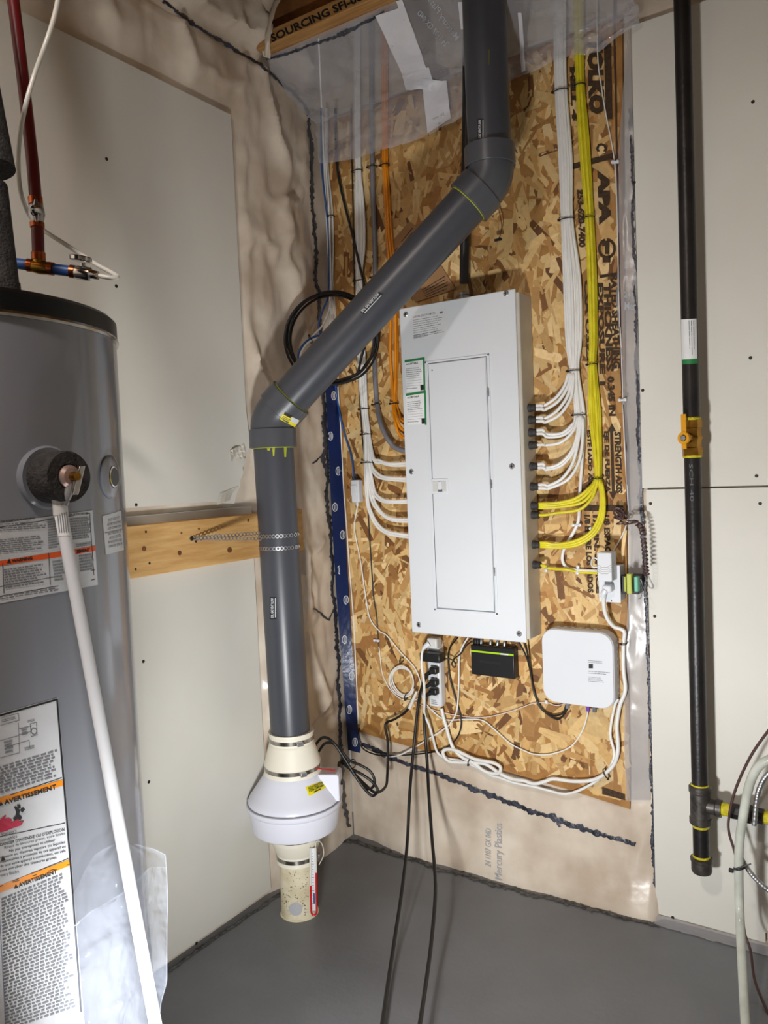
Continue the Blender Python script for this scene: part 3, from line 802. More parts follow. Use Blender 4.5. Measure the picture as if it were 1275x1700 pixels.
for k in range(20):
    mb.box(pt_b+upm*(H_*(.12+k*.042))+nrm_c*.0021-ax_r*.0015, (.004 if k % 5 else .007, .0006, .0008), (ax_r, nrm_c, upm))
o = mb.build('scale_marks', 'black_ink', man, 0); o['kind'] = 'stuff'
MB().box(pt_b+upm*(H_*.2)+nrm_c*.0022+ax_r*.001, (.005, .0006, .03), (ax_r, nrm_c, upm)).build('scale_print', 'pex_blue', man, 0)
tube_obj('bleed_tube', [pt_t+ax_r*.008, pt_t+ax_r*.012+V((0, 0, .02)), pt_t+ax_r*.026+V((0, 0, .012)), pt_t+ax_r*.03-V((0, 0, .02)), pt_t+ax_r*.015-V((0, 0, .05))], .0014, 'tube_milky', man, 6)

# ================================================================ electrical panel
X0, X1, Z0, Z1 = .343, .731, .776, 1.787
panel = thing('electrical_panel', (.54, -.012, Z0), 'tall white electrical breaker panel with a closed door on the strand board', 'electrical panel')
MB().box(((X0+X1)/2+.012, -.0565, (Z0+Z1)/2), (X1-X0-.005, .087, Z1-Z0-.018)).build('enclosure', 'panel_side', panel, 20, .003)
cm = MB().box(((X0+X1)/2, -.1025, (Z0+Z1)/2), (X1-X0, .005, Z1-Z0))
cover = cm.build('cover', 'panel_white', panel, 20, .0025)
FP = MB().add([V((0, -.105, 0)), V((1, -.105, 0)), V((1, -.105, 3)), V((0, -.105, 3))], [(0, 1, 2, 3)]).bvh()
def prect(u0, v0, u1, v1): a = PB(u0, v0, .105); b = PB(u1, v1, .105); return a.x, b.z, b.x, a.z
a, b = PB(711, 607, .105), PB(809, 590, .105); c, d = PB(727, 1008, .105), PB(822, 1016, .105)
dx0, dx1, dz0, dz1 = (a.x+c.x)/2, (b.x+d.x)/2-.004, (c.z+d.z)/2, (a.z+b.z)/2
# raised frame round the door, then the door leaf
fr = MB()
for cx, cz, sx, sz in (((dx0+dx1)/2, dz1+.006, dx1-dx0+.024, .006), ((dx0+dx1)/2, dz0-.006, dx1-dx0+.024, .006), (dx0-.009, (dz0+dz1)/2, .006, dz1-dz0+.018), (dx1+.009, (dz0+dz1)/2, .006, dz1-dz0+.018)):
    fr.box((cx, -.1055, cz), (sx, .003, sz))
fr.build('door_frame', 'panel_white', cover, 20, .001)
sm = MB()
for cx, cz, sx, sz in (((dx0+dx1)/2, dz1+.0015, dx1-dx0+.006, .002), ((dx0+dx1)/2, dz0-.0015, dx1-dx0+.006, .002), (dx0-.002, (dz0+dz1)/2, .002, dz1-dz0), (dx1+.002, (dz0+dz1)/2, .002, dz1-dz0)):
    sm.box((cx, -.1050, cz), (sx, .0006, sz))
sm.build('door_gap', 'grey_ink', cover, 0)
door = MB().box(((dx0+dx1)/2, -.1058, (dz0+dz1)/2), (dx1-dx0-.001, .004, dz1-dz0)).build('door', 'panel_white', panel, 20, .0015)
lx, lz = PB(731, 807, .105).x, PB(731, 807, .105).z
MB().box((lx+.001, -.1085, lz), (.058, .003, .046)).build('latch_plate', 'panel_white', door, 20, .002)
MB().box((lx, -.1105, lz), (.046, .002, .032)).build('latch_recess', 'plastic_shade', door, 20, .001)
MB().box((lx+.003, -.1125, lz+.002), (.014, .005, .026)).build('latch_slider', 'plastic_white', door, 20, .002)
MB().box((lx+.003, -.1120, lz-.013), (.014, .005, .008)).build('latch_button', 'grey_ink', door, 20, .001)
for u, v in ((805, 652), (811, 804), (817, 949)):
    p = PB(u, v, .106); MB().box((dx1+.006, -.1065, p.z), (.006, .005, .024)).build('hinge', 'steel', door, 20, .0005)
MB().lathe([(.0022, 0), (.0022, .0012)], V((dx0+.014, -.108, dz1-.02)), (0, -1, 0), 8).build('rivet', 'grey_ink', door, 0)
for u, v in ((673.5, 522), (840, 487), (683, 783), (850, 774), (695.5, 1037), (862, 1052)):
    p = PB(u, v, .105)
    s_ = MB().lathe([(.0085, 0), (.0085, .001), (.006, .003), (.003, .003)], p, (0, -1, 0), 16).build('cover_screw', 'steel', panel, 30)
    MB().box(p+V((0, -.0033, 0)), (.009, .0006, .0022)).box(p+V((0, -.0033, 0)), (.0022, .0006, .009)).build('screw_slot', 'screw_dark', s_, 0)
# permit sticker and two green inspection stickers
pm = MB(); 
text_mb(FP, 'AURORA SPRAY FOAM LTD.', ((685.5, 528.5), (723.5, 521), (723, 517.5), (685, 525)), .0004, pm, .01)
bars(FP, ((687, 562), (740, 552), (738.5, 521), (685.5, 530)), 9, .0004, pm, .22, .05, .22)
bars(FP, ((687, 563), (714, 557), (713, 551), (686, 557)), 4, .0004, pm, .5, .04, .2)
patch(FP, ((715, 553), (724, 551.5), (724, 549.5), (715, 551.5)), .0004, 1, 1, pm)
patch(FP, ((730, 521), (735, 520), (735, 516.5), (730, 517.5)), .0004, 1, 1, pm)
pp = patch_obj('permit_sticker', FP, ((685.5, 564.5), (742, 553), (740.5, 512), (684, 522)), .0002, 'sticker_white', panel, 1, 1)
pm.build('sticker_print', 'text_grey', pp, 0)
def insp(dy, du):
    q = lambda u, v: (u+du, v+dy)
    s_ = patch_obj('inspection_sticker', FP, (q(675, 650), q(705.5, 648.5), q(705, 594), q(672, 599)), .0003, 'paper', panel, 1, 1)
    patch_obj('green_border', FP, (q(672, 602), q(704, 597), q(704.5, 593), q(671.8, 598)), .0006, 'sticker_green', s_, 1, 1)
    patch_obj('green_border', FP, (q(703.5, 650), q(706.5, 650), q(705, 593), q(702, 593.5)), .0006, 'sticker_green', s_, 1, 1)
    text_obj('lettering', FP, 'ACCEPTABLE', (q(674, 606.5), q(694, 603.5), q(694, 600.5), q(674, 603.8)), .0006, 'black_ink', s_, .03)
    patch_obj('black_box', FP, (q(698.2, 648), q(704, 647.5), q(703.5, 638.5), q(697.8, 639)), .0006, 'black_ink', s_, 1, 1)
    mb = bars(FP, (q(674.5, 627), q(701, 624), q(701, 608), q(674, 611)), 5, .0006, MB(), .3, .06, .22)
    mb.build('handwriting', 'text_grey', s_, 0)
    mb = MB()
    for k in range(4): patch(FP, (q(675, 629+k*4.2), q(700, 626.5+k*4.2), q(700, 626.1+k*4.2), q(675, 628.6+k*4.2)), .0006, 1, 1, mb)
    mb.build('ruled_lines', 'text_grey', s_, 0)
    text_obj('fine_print', FP, 'Electrical Safety', (q(675, 646.5), q(693, 645), q(693, 643), q(675, 644.5)), .0006, 'black_ink', s_, .02)
insp(0, 0); insp(55.5, 2)
# black bushings on both sides of the enclosure
clamps = [(871, 678), (872.7, 698), (874, 718.6), (875, 739.6), (876.7, 774.5), (878, 808), (879.6, 839.7), (880.4, 855), (881.4, 904), (883.3, 937.5)]
CP = []
for u, v in clamps:
    p = PB(u, v, .056); q = V((X1+.0095, -.056, p.z)); CP.append(q)
    MB().lathe([(.0125, 0), (.0125, .008), (.0105, .011), (.0105, .021), (.008, .023)], q, (1, 0, 0), 16).build('cable_clamp', 'plastic_clamp', panel, 30)
CL = []
for v in (734, 769, 797, 832, 863, 891, 751, 716, 700):
    p = PB(680, v, .056); q = V((X0+.0145, -.056, p.z)); CL.append(q)
    if v in (769, 797, 832, 863, 891): MB().lathe([(.0115, 0), (.0115, .010), (.009, .014)], q, (-1, 0, 0), 14).build('cable_clamp', 'plastic_clamp', panel, 30)

# ================================================================ cables
def scr(o, sc, pts): return [(o[0]+x*sc, o[1]+y*sc) for x, y in pts]
def path_b(pts, off):   # pixel path at a distance off the wall; off may be a list
    return [PB(p[0], p[1], off[i] if isinstance(off, list) else off) for i, p in enumerate(pts)]
def cable(name, pts3, r, m, label, cat='cable', group=None, sub=5, n=8):
    return tag(tube_obj(name, pts3, r, m, None, n, sub), label, cat, group)
ordn = ['topmost', 'second', 'third', 'fourth', 'fifth', 'sixth', 'seventh', 'eighth', 'ninth', 'lowest']
WR = [(918, 940, -120), (918, 940, 60), (920, 942, 151), (926, 951, 263), (930, 952, 364), (933, 965, 461), (937, 967, 560), (944, 962, 615), (952.5, 970.5, 689)]
c7 = (850, 560); s7 = .2471
white_r = [
 ('upper', 0, [(378, 250), (350, 330), (290, 410), (200, 466)], .02, 0), ('lower', 0, [(395, 250), (375, 330), (310, 430), (220, 486)], .10, 1),
 ('upper', 1, [(405, 260), (395, 330), (360, 420), (290, 505), (200, 553)], .2, 0), ('lower', 1, [(415, 250), (410, 330), (390, 420), (320, 520), (230, 568)], .3, 1),
 ('upper', 2, [(400, 590), (330, 645), (230, 648)], .02, 0), ('lower', 2, [(415, 600), (340, 658), (240, 670)], .18, 1),
 ('single', 3, [(440, 540), (410, 630), (330, 705), (230, 724)], .36, 0),
 ('upper', 4, [(450, 540), (435, 670), (390, 780), (310, 855), (220, 876)], .45, 0), ('lower', 4, [(460, 540), (445, 670), (405, 780), (330, 862), (230, 889)], .55, 1),
 ('upper', 5, [(465, 540), (445, 700), (410, 840), (340, 945), (250, 994)], .68, 0), ('lower', 5, [(478, 560), (470, 740), (440, 860), (370, 960), (250, 1014)], .82, 1)]
for i, (w_, ci, tail, fr_, ly) in enumerate(white_r):
    lastrow = 7 if ci < 2 else 8
    slot = [.05, .15, .25, .35, .42, .5, .58, .65, .75, .85, .92][i]
    pts = []
    for k in range(lastrow+1):
        l, r_, v = WR[k]; f = slot if k < 8 else fr_
        if k == 7 and ci >= 2: f = .35+.65*(i-4)/7
        pts.append(PB(l+2.5+(r_-l-5)*f, v, .021+.008*((i*7) % 3)/2+(.006 if k in (5, 6) and i % 2 else 0)))
    tp_ = scr(c7, s7, tail)
    if ci >= 2 and tp_[0][1] < 693: tp_ = tp_[1:]
    for j, p in enumerate(tp_):
        f = (j+1)/(len(tp_)+1); pts.append(PB(p[0], p[1], .028+.026*f))
    c = CP[ci]; dz = .0045 if w_ == 'upper' else (-.0045 if w_ == 'lower' else 0)
    pts += [c+V((.040, 0, dz*1.2)), c+V((.012, 0, dz))]
    lab = f'white cable, {w_} of the pair entering the {ordn[ci]} black bushing right of the panel' if w_ != 'single' else 'single white cable entering the fourth black bushing right of the panel'
    cable('electrical_cable', pts, .0047, 'cable_white', lab, group='white cables right of the panel')
# the long white run down to the outlet
pts = [PB(l+2.5+(r_-l-5)*.98, v, .024) for l, r_, v in WR[:8]]+[PB(970, 692, .022)]
pts += path_b(scr(c7, s7, [(473, 800), (462, 960), (453, 1090), (450, 1200), (437, 1262), (385, 1360), (347, 1430), (340, 1500), (372, 1550), (430, 1563), (500, 1568), (575, 1570)]), .022)
cable('electrical_cable', pts, .0050, 'cable_white', 'long white cable looping down behind the yellow cables to the outlet box', group='white cables right of the panel')
YR = [(952, 968, -120), (953, 969, 60), (956, 970.5, 141.6), (960, 978.6, 230), (971, 986, 361), (975, 991, 461), (978, 992, 560), (977, 990.5, 605), (977, 998, 683.5), (984.6, 999.5, 757.6), (986, 999.5, 794)]
yel = [('first', 6, [(560, 950), (510, 1020), (420, 1085), (300, 1112)], .006), ('second', 6, [(530, 1020), (450, 1093), (320, 1124)], 0), ('third', 6, [(545, 1030), (470, 1110), (330, 1138)], -.006),
 ('single', 7, [(575, 960), (560, 1020), (530, 1090), (450, 1158), (300, 1180)], 0),
 ('first', 8, [(590, 1000), (600, 1080), (585, 1200), (530, 1306), (430, 1366), (300, 1390)], .006), ('second', 8, [(600, 1000), (612, 1090), (600, 1205), (548, 1310), (440, 1380), (300, 1402)], 0), ('third', 8, [(608, 1000), (620, 1100), (612, 1215), (560, 1318), (450, 1392), (320, 1412)], -.006)]
for i, (w_, ci, tail, dz) in enumerate(yel):
    pts = []
    for k, (l, r_, v) in enumerate(YR):
        f = .02+.96*(i/6)
        pts.append(PB(l+2.2+(r_-l-4.4)*f, v, .021+.007*((i*5) % 3)/2))
    for j, p in enumerate(scr(c7, s7, tail)):
        if p[1] < 797: continue
        f = (j+1)/(len(tail)+1); pts.append(PB(p[0], p[1], .028+.026*f))
    c = CP[ci]; pts += [c+V((.040, -.002, dz)), c+V((.012, 0, dz*.8))]
    lab = 'single yellow cable entering the eighth black bushing right of the panel' if w_ == 'single' else f'yellow cable, {w_} of the three entering the {ordn[ci]} black bushing right of the panel'
    cable('electrical_cable', pts, .0046, 'cable_yellow', lab, group='yellow cables right of the panel')
pts = [CP[9]+V((.012, 0, 0)), CP[9]+V((.035, 0, -.002))]+path_b(scr(c7, s7, [(235, 1548), (300, 1556), (370, 1560)]), .034)+path_b(scr(c7, s7, [(440, 1574), (575, 1584)]), .024)
cable('electrical_cable', pts, .0046, 'cable_yellow', 'short yellow cable running from the lowest black bushing to the outlet box', group='yellow cables right of the panel')
# left side: white, grey, orange
WL = [(586, 599, -60), (586.5, 599, 180), (588, 600.4, 284), (587, 604, 318), (588, 607.5, 365), (588.6, 607.5, 412), (590, 602, 466), (591, 606, 560), (592.5, 609, 613), (598.5, 611.5, 679), (602.5, 616, 721), (602.8, 618.8, 768)]
c5 = (400, 600); s5 = .2353
wl_t = [(1, 9, [(930, 655), (980, 697), (1060, 720)], .92), (1, 9, [(925, 672), (1000, 718), (1080, 735)], .82), (2, 11, [(960, 784), (1030, 817)], .95), (2, 11, [(950, 802), (1030, 832)], .86),
 (3, 11, [(930, 850), (952, 930), (1010, 975), (1080, 984)], .74), (3, 11, [(925, 870), (940, 945), (1000, 987), (1080, 995)], .65), (4, 11, [(915, 880), (942, 985), (1002, 1072), (1080, 1110)], .52), (4, 11, [(905, 900), (935, 1010), (1010, 1092), (1090, 1125)], .4),
 (5, 11, [(895, 950), (915, 1050), (970, 1150), (1050, 1203)], .24), (5, 11, [(885, 950), (905, 1060), (960, 1165), (1050, 1220)], .08)]
for i, (g_, last, tail, fr_) in enumerate(wl_t):
    pts = [PB(l+2.2+(r_-l-4.4)*fr_, v, .021+.009*((i*7) % 3)/2) for l, r_, v in WL[:last+1]]
    for j, p in enumerate(scr(c5, s5, tail)): pts.append(PB(p[0], p[1], .026+.028*(j+1)/(len(tail)+1)))
    dz = .004 if i % 2 == 0 else -.004
    vv = [0, 770, 797, 832, 864, 891][g_]; q = V((X0+.010, -.056, PB(680, vv, .056).z+dz)); pts += [q+V((-.012, 0, 0)), q+V((.004, 0, 0))]
    cable('electrical_cable', pts, .0046, 'cable_white', f'white cable, {"upper" if i % 2 == 0 else "lower"} of the {["", "topmost", "second", "third", "fourth", "lowest"][g_]} pair entering the panel from the left', group='white cables left of the panel')
gp = [(617, -60), (617, 150), (618, 256), (619, 318), (622, 397), (623, 444), (622, 520), (622, 567), (622.7, 625), (626, 670), (632, 703), (644, 729), (658, 744)]
pts = [PB(u, v, .022+(.02 if v > 700 else 0)) for u, v in gp]+[V((X0+.004, -.056, PB(676, 752, .056).z))]
cable('electrical_cable', pts, .0085, 'cable_grey', 'thick grey cable curving into the left side of the panel')
oc = [[(634.5, -60), (636, 251), (637, 274), (639.5, 334), (643, 397), (648, 470), (648.5, 535), (648, 591), (651, 634), (652.5, 670), (656, 700), (664, 722)],
      [(638.5, -60), (639, 251), (639.5, 274), (643, 334), (646.5, 397), (655, 470), (656.5, 535), (657, 591), (656, 634), (655, 670), (659, 695), (667, 712)],
      [(642, -60), (642, 251), (642, 274), (646, 334), (650.5, 397), (658, 470), (658, 535), (659.5, 591), (657.5, 634), (657.5, 670), (662, 685), (668, 698)]]
for i, q in enumerate(oc):
    pts = [PB(u, v, .022+(.008 if i == 1 else 0)+(.016 if v > 690 else 0)) for u, v in q]+[V((X0+.004, -.056, PB(674, [735, 718, 703][i], .056).z))]
    cable('electrical_cable', pts, .0048, 'cable_orange', f'{["left", "middle", "right"][i]} one of three orange cables beside the panel\'s left edge', group='orange cables left of the panel')
# cable ties
def tie(u, v, half, off, label, axis='V', m='cable_black', r=.0016):
    p = PB(u, v, off); a = PB(u-half, v, off); hw = (p-a).length
    if axis == 'V': d1_, d2_ = V((1, 0, 0)), V((0, 1, 0))
    elif axis == 'H': d1_, d2_ = V((0, 0, 1)), V((0, 1, 0))
    else: d1_, d2_ = (V((axis[0], 0, axis[1]))).normalized(), V((0, 1, 0))
    t = thing('cable_tie', p, label, 'cable tie', 'cable ties')
    MB().tube([p+d1_*((hw+.001)*math.cos(b))+d2_*(.0135*math.sin(b)) for b in [2*math.pi*k/20 for k in range(20)]], r, 6, True).build('band', m, t, 60)
    MB().box(p-d1_*(hw+.002)+V((0, -.006, 0)), (.006, .007, .006)).build('head', m, t, 20, .001)
    MB().tube([p-d1_*(hw+.001)+V((0, -.009, 0)), p-d1_*(hw-.002)+V((.002, -.016, .004))], .0011, 6).build('tail', m, t)
tie(931, 151, 11, .026, 'black cable tie on the right-hand white cables, the topmost one')
tie(941, 364, 11, .026, 'black cable tie on the right-hand white cables, second from the top')
tie(953, 615.6, 9.5, .026, 'black cable tie on the right-hand white cables, third from the top')
tie(961.5, 689, 9.5, .026, 'black cable tie on the right-hand white cables, the lowest one')
tie(963, 141.6, 7.5, .026, 'black cable tie on the yellow cables, the topmost one')
tie(978.5, 361, 7.8, .026, 'black cable tie on the yellow cables, second from the top')
tie(983.7, 605, 7.2, .026, 'black cable tie on the yellow cables, third from the top')
tie(992.7, 794, 7.2, .026, 'black cable tie on the yellow cables, the lowest one')
tie(594, 284, 6.6, .026, 'black cable tie at the top of the left-hand white cables')
tie(596, 466, 6.6, .026, 'black cable tie on the left-hand white cables just above the slanted pipe')
tie(605, 679, 6.9, .026, 'black cable tie on the left-hand white cables just below the slanted pipe')
tie(609, 721, 7.1, .026, 'black cable tie on the left-hand white cables level with the grey cable bend')
tie(611, 768, 8.2, .026, 'black cable tie on the left-hand white cables, the lowest one')
tie(618, 277, 5.5, .023, 'black cable tie at the top of the grey cable')
tie(623, 460, 5.6, .023, 'black cable tie on the grey cable just above the slanted pipe')
tie(626, 671, 5.6, .023, 'black cable tie on the grey cable just below the slanted pipe')
tie(639.5, 274, 5.2, .024, 'black cable tie at the top of the orange cables')
tie(655, 670, 5, .024, 'black cable tie at the bottom of the orange cables')
tie(550, 359, 3.4, .022, 'black cable tie on the thin blue and white cables')
def clip(u, v, half, off, label, axis):
    p = PB(u, v, off); d = V((axis[0], 0, axis[1])).normalized(); e = d.cross(V((0, 1, 0)))
    hw = (p-PB(u-half, v, off)).length
    t = thing('cable_clip', p, label, 'cable clip', 'white cable clips')
    MB().box(p, (hw*2, .013, .007), (d, V((0, 1, 0)), e)).build('saddle', 'plastic_white', t, 20, .003)
    for s in (-1, 1): MB().lathe([(.0045, 0), (.0045, .007), (.002, .008)], p+d*(hw*s), (0, -1, 0), 10).build('nail', 'plastic_white', t)
clip(958, 871.5, 5.5, .022, 'white clip holding the long white cable below the yellow ones', (1, 0))
clip(987, 880, 6, .030, 'white clip slanted on the curve of the yellow cables', (1, -.45))
clip(908, 942, 4.5, .034, 'white clip on the short yellow cable beside the lowest bushing', (.1, 1))
clip(960, 946, 5, .022, 'white clip on the white and yellow cables left of the outlet box', (.1, 1))
clip(1022, 269.5, 4, .018, 'white clip on the brown wire near the top right of the strand board', (1, -.12))
clip(1034, 664, 4.5, .018, 'white clip under the plastic strip beside the printed thickness', (1, 0))
# thin wires
cable('control_wire', path_b([(990, -60), (992, 88), (998, 140), (1006, 190), (1015, 235), (1021, 275), (1024, 330), (1026, 420), (1028, 500), (1032, 600), (1034, 664), (1037, 740), (1041, 810), (1043, 852), (1036, 882), (1019, 914)], .0155), .0019, 'cable_white', 'thin white wire running down the right edge of the strand board', 'wire')
cable('control_wire', path_b([(1020, -60), (1020, 75), (1022, 150), (1024, 270), (1026, 330), (1031, 600), (1035, 680), (1040, 740), (1041, 842)], .0148), .0026, 'cable_brown', 'thin brown wire running down the right edge of the strand board', 'wire')
# ================================================================ left of the strand board: data cables and coil
SA, SBp = PL(478, 562, .022), PB(624, 566, .030)      # the coil hangs across the corner
SN = (SBp-SA).cross(V((0, 0, 1))).normalized()
if SN.dot(CAM-SA) < 0: SN = -SN
def PS(u, v, off=0.0):
    r_ = ray(u, v); return CAM+r_*((SA+SN*off-CAM).dot(SN)/r_.dot(SN))
def mixp(pts, k0, k1):    # wall points up to k0, then points on the slanted coil plane up to k1, then wall again
    return [PS(u, v, o_) if k0 <= i < k1 else PB(u, v, o_) for i, (u, v, o_) in enumerate(pts)]
cable('data_cable', mixp([(533, 180, .03), (534, 271, .03), (537, 306, .03), (542, 350, .026), (545, 381, .022), (545.5, 444, .022), (546, 478, .022), (544, 496, .004), (536, 515, .004), (529, 539, .004), (533, 556, .004), (545, 575, .004), (556, 600, .004), (557, 641, .028), (564, 686, .022), (572, 720, .022), (584, 760, .022), (588, 796, .026)], 7, 13), .0033, 'cable_blue', 'blue data cable running past the black coil down to the small white adapter')
cable('data_cable', mixp([(541, 180, .022), (541, 271, .022), (545, 326, .02), (547, 373, .02), (549, 444, .02), (549.5, 483, .022), (549, 501, .006), (544, 522, .006), (535, 541, .006), (522, 555, .006), (508, 570, .006), (496, 586, .006)], 6, 12), .0031, 'cable_white', 'white data cable bending left into the black coil, beside the blue one')
cable('data_cable', path_b([(544, 180), (544, 271), (551, 340), (553.5, 400), (552.5, 444), (551, 483), (552, 505), (549, 528), (548, 545), (552, 560), (562, 585)], .02), .003, 'plastic_shade', 'pale grey data cable along the left edge of the strand board')
for i, (c_, lb) in enumerate((('cable_blue', 'blue data cable looped left inside the black coil'), ('cable_white', 'white data cable looped left inside the black coil, below the blue one'))):
    cable('data_cable', [PS(u, v, .010) for u, v in [(540, 558+i*3.5), (530, 557+i*4), (520, 560+i*4), (510, 566+i*4), (502+i*2, 574+i*4), (496+i*3, 585+i*3), (495+i*3, 596)]], .0034, c_, lb)
coil_pts = []
for k in range(4*24):
    a = -2*math.pi*k/24+.9; r_ = 70+2.4*math.sin(k*.37)+2.0*(k//24)
    coil_pts.append(PS(551+r_*math.cos(a), 561+r_*1.02*math.sin(a), .012+.006*(k//24)+.003*math.sin(a*2)))
lead = path_b([(557, 180), (559, 271), (570.6, 334), (583, 381), (594, 428), (603.5, 467.5), (609, 490), (616, 530)], [.034, .034, .034, .036, .038, .04, .045, .05])
coil = cable('coiled_cable', lead+coil_pts, .0042, 'cable_black', 'black cable slanting down into a round coil behind the slanted vent pipe', sub=3)
def tie_s(u, v, du, dv, label):
    p = PS(u, v, .012); d = (PS(u+du, v+dv, .012)-p)
    t = thing('cable_tie', p, label, 'cable tie', 'cable ties')
    MB().tube([p+d*math.cos(b)+SN*(.011*math.sin(b)) for b in [2*math.pi*k/18 for k in range(18)]], .0014, 6, True).build('band', 'cable_black', t, 60)
    MB().box(p+d*1.1+SN*.005, (.006, .006, .006)).build('head', 'cable_black', t, 20, .001)
tie_s(516, 565, -3, -7, 'black cable tie on the looped blue and white data cables')
tie_s(497, 606, -6, 4, 'black cable tie on the lower left of the black coil')
bl = path_b([(583, 180), (584, 263), (586, 350), (588, 470), (592, 560), (596, 640), (601, 720), (607, 783), (613, 882), (620, 988), (625, 1020), (628, 1064), (629, 1074)], .0165)
cable('coaxial_cable', bl, .0022, 'cable_black', 'thin black cable running down beside the left-hand white cables')
tw = path_b([(629, 1074), (630, 1080), (634, 1115), (641, 1133), (648, 1145), (665, 1160), (684, 1163), (697, 1158)], .018)
cable('thin_wire', tw, .0016, 'cable_white', 'thin white wire curving from the end of the thin black cable to the white coil', 'wire')
clip(626, 1063, 3, .017, 'small clip at the end of the thin black cable', (1, 0))
cable('data_cable', path_b([(561, 642), (566, 718), (570.6, 812), (576, 880), (579, 930), (581.5, 961), (587, 1031.5), (591, 1110), (595, 1202)], .0155), .0022, 'cable_white', 'thin white cable stapled along the blue tape')
# small white network adapter hanging under the blue cable
a, b = PB(580.5, 797, .038), PB(599, 834, .038)
ad = thing('network_adapter', PB(590, 834, .03), 'small white network adapter hanging between the blue cable and a white one', 'adapter')
ac = (a+b)/2
MB().box(ac+V((0, .011, 0)), (.032, .026, a.z-b.z)).build('body', 'plastic_white', ad, 20, .003)
MB().box(ac+V((-.004, -.0035, .004)), (.022, .003, .034)).build('raised_face', 'plastic_white', ad, 20, .001)
MB().box(V((ac.x, -.027, a.z+.004)), (.012, .012, .012)).build('socket', 'plastic_black', ad, 20, .001)
MB().lathe([(.006, 0), (.006, .006), (.004, .014)], V((ac.x-.001, -.027, b.z)), (0, 0, -1), 10).build('plug', 'plastic_shade', ad)
cable('data_cable', [V((ac.x-.001, -.027, b.z-.012))]+path_b([(588.5, 870), (590.6, 892), (599, 934), (606, 983), (614, 1026), (630, 1047.6), (642, 1055), (665, 1083), (688, 1108), (698, 1133), (702, 1160), (712, 1174), (730.7, 1190.8), (745.8, 1195.5), (775, 1194), (801, 1196), (821, 1211), (846, 1233.5), (870, 1246), (887, 1252), (914, 1252), (946.6, 1240), (965.6, 1215.6), (974, 1192), (976, 1181)], [.022]*24+[.028, .034]), .0021, 'cable_white', 'long thin white cable from the small adapter across the board to the purple plug')
# coiled white network cable
cw = PB(669, 1130.5, .024); pts = []
for k in range(3*18):
    a_ = 2*math.pi*k/18; r_ = .041+.0035*(k//18)+.002*math.sin(k)
    pts.append(cw+V((r_*math.cos(a_), -.004*(k//18), r_*math.sin(a_)*1.08)))
cable('coiled_cable', pts, .0022, 'cable_white', 'small round coil of thin white cable left of the power strip', sub=2)
tie(666.7, 1096, 3.5, .024, 'black cable tie at the top of the small white coil', (0.2, 1))
tie(675, 1156, 3.5, .024, 'black cable tie at the bottom of the small white coil', (0.2, 1))

# ================================================================ power strip, plugs and adapters under the panel
a, b = PB(708, 1062, .045), PB(734, 1175, .045)
sx, sz0, sz1 = (a.x+b.x)/2, b.z, a.z
ps = thing('power_strip', (sx, -.012, sz0), 'white power strip below the panel with a thick white cord to the outlet box', 'power strip')
pso = MB().box((sx, -.032, (sz0+sz1)/2), (b.x-a.x, .036, sz1-sz0)).build('body', 'plastic_white', ps, 20, .008)
PSB = MB().add([V((0, -.0502, 0)), V((1, -.0502, 0)), V((1, -.0502, 2)), V((0, -.0502, 2))], [(0, 1, 2, 3)]).bvh()
patch_obj('rating_plate', PSB, ((714.5, 1171), (728, 1173), (727.5, 1157), (714, 1155)), .0004, 'sticker_white', ps, 1, 1)
mb = bars(PSB, ((716, 1169.5), (727, 1171), (727, 1162), (716, 1160)), 3, .0008, MB(), .4, .1, .3); mb.build('fine_print', 'text_grey', ps, 0)
for v in (1112, 1128, 1144):
    p = PB(722, v, .05); mb = MB()
    for dx, dz in ((-.006, .003), (.006, .003)): mb.box(p+V((dx, -.0004, dz)), (.003, .0008, .008))
    mb.build('outlet_slots', 'screw_dark', ps, 0)
PLUGS = []
for k, v in enumerate((1113, 1133, 1148)):
    p = PB(718.5, v, .065)
    t = thing('power_cable', p+V((0, .014, 0)), ['uppermost black plug in the white strip, its cord hanging left toward the floor', 'middle black plug of three in the white power strip', 'lowest black plug in the white strip, its cord hanging right toward the floor'][k], 'power cord', 'black plugs in the power strip')
    PLUGS.append(t)
    d = V((-.8, -.25, -.55)).normalized()
    MB().box(p+V((.004, .004, 0)), (.024, .024, .022)).build('plug', 'plastic_black', t, 20, .004)
    MB().tube([p, p+d*.016, p+d*.03], [.009, .007, .005], 10).build('strain_relief', 'plastic_black', t, 60)
a, b = PB(697, 1083, .085), PB(731, 1101, .085)
abx = MB().box(((a.x+b.x)/2, -.068, (a.z+b.z)/2), (b.x-a.x, .042, a.z-b.z)).build('power_adapter', 'plastic_black', None, 20, .003)
tag(abx, 'flat black power adapter plugged into the top of the white power strip', 'adapter')
wp = PB(716, 1068, .075)
wpt = thing('power_cable', wp+V((0, .02, -.02)), 'white plug above the flat black adapter with its white cord trailing along the board bottom', 'power cord')
MB().box(wp+V((.004, .012, 0)), (.036, .034, .034)).build('body', 'plastic_shade', wpt, 20, .005)
MB().tube([wp+V((-.004, -.006, 0)), wp+V((-.014, -.012, -.008)), wp+V((-.022, -.014, -.016))], [.010, .008, .005], 12).build('strain_relief', 'plastic_white', wpt, 60)
tube_obj('cord', [wp+V((-.022, -.014, -.016))]+path_b([(700, 1088), (700.5, 1110), (704, 1134), (704.5, 1166), (704.5, 1185), (712, 1203), (718, 1222), (725.7, 1248), (741, 1259), (765, 1263), (790, 1273), (815, 1287), (826, 1290), (856, 1300), (887, 1306), (910, 1312), (941, 1318), (976, 1305), (1006, 1283), (1019.7, 1253.5), (1013, 1218), (1019.7, 1175), (1026, 1160)], [.1, .1, .09, .08, .06, .05, .04]+[.026]*16), .0042, 'cable_white', wpt)
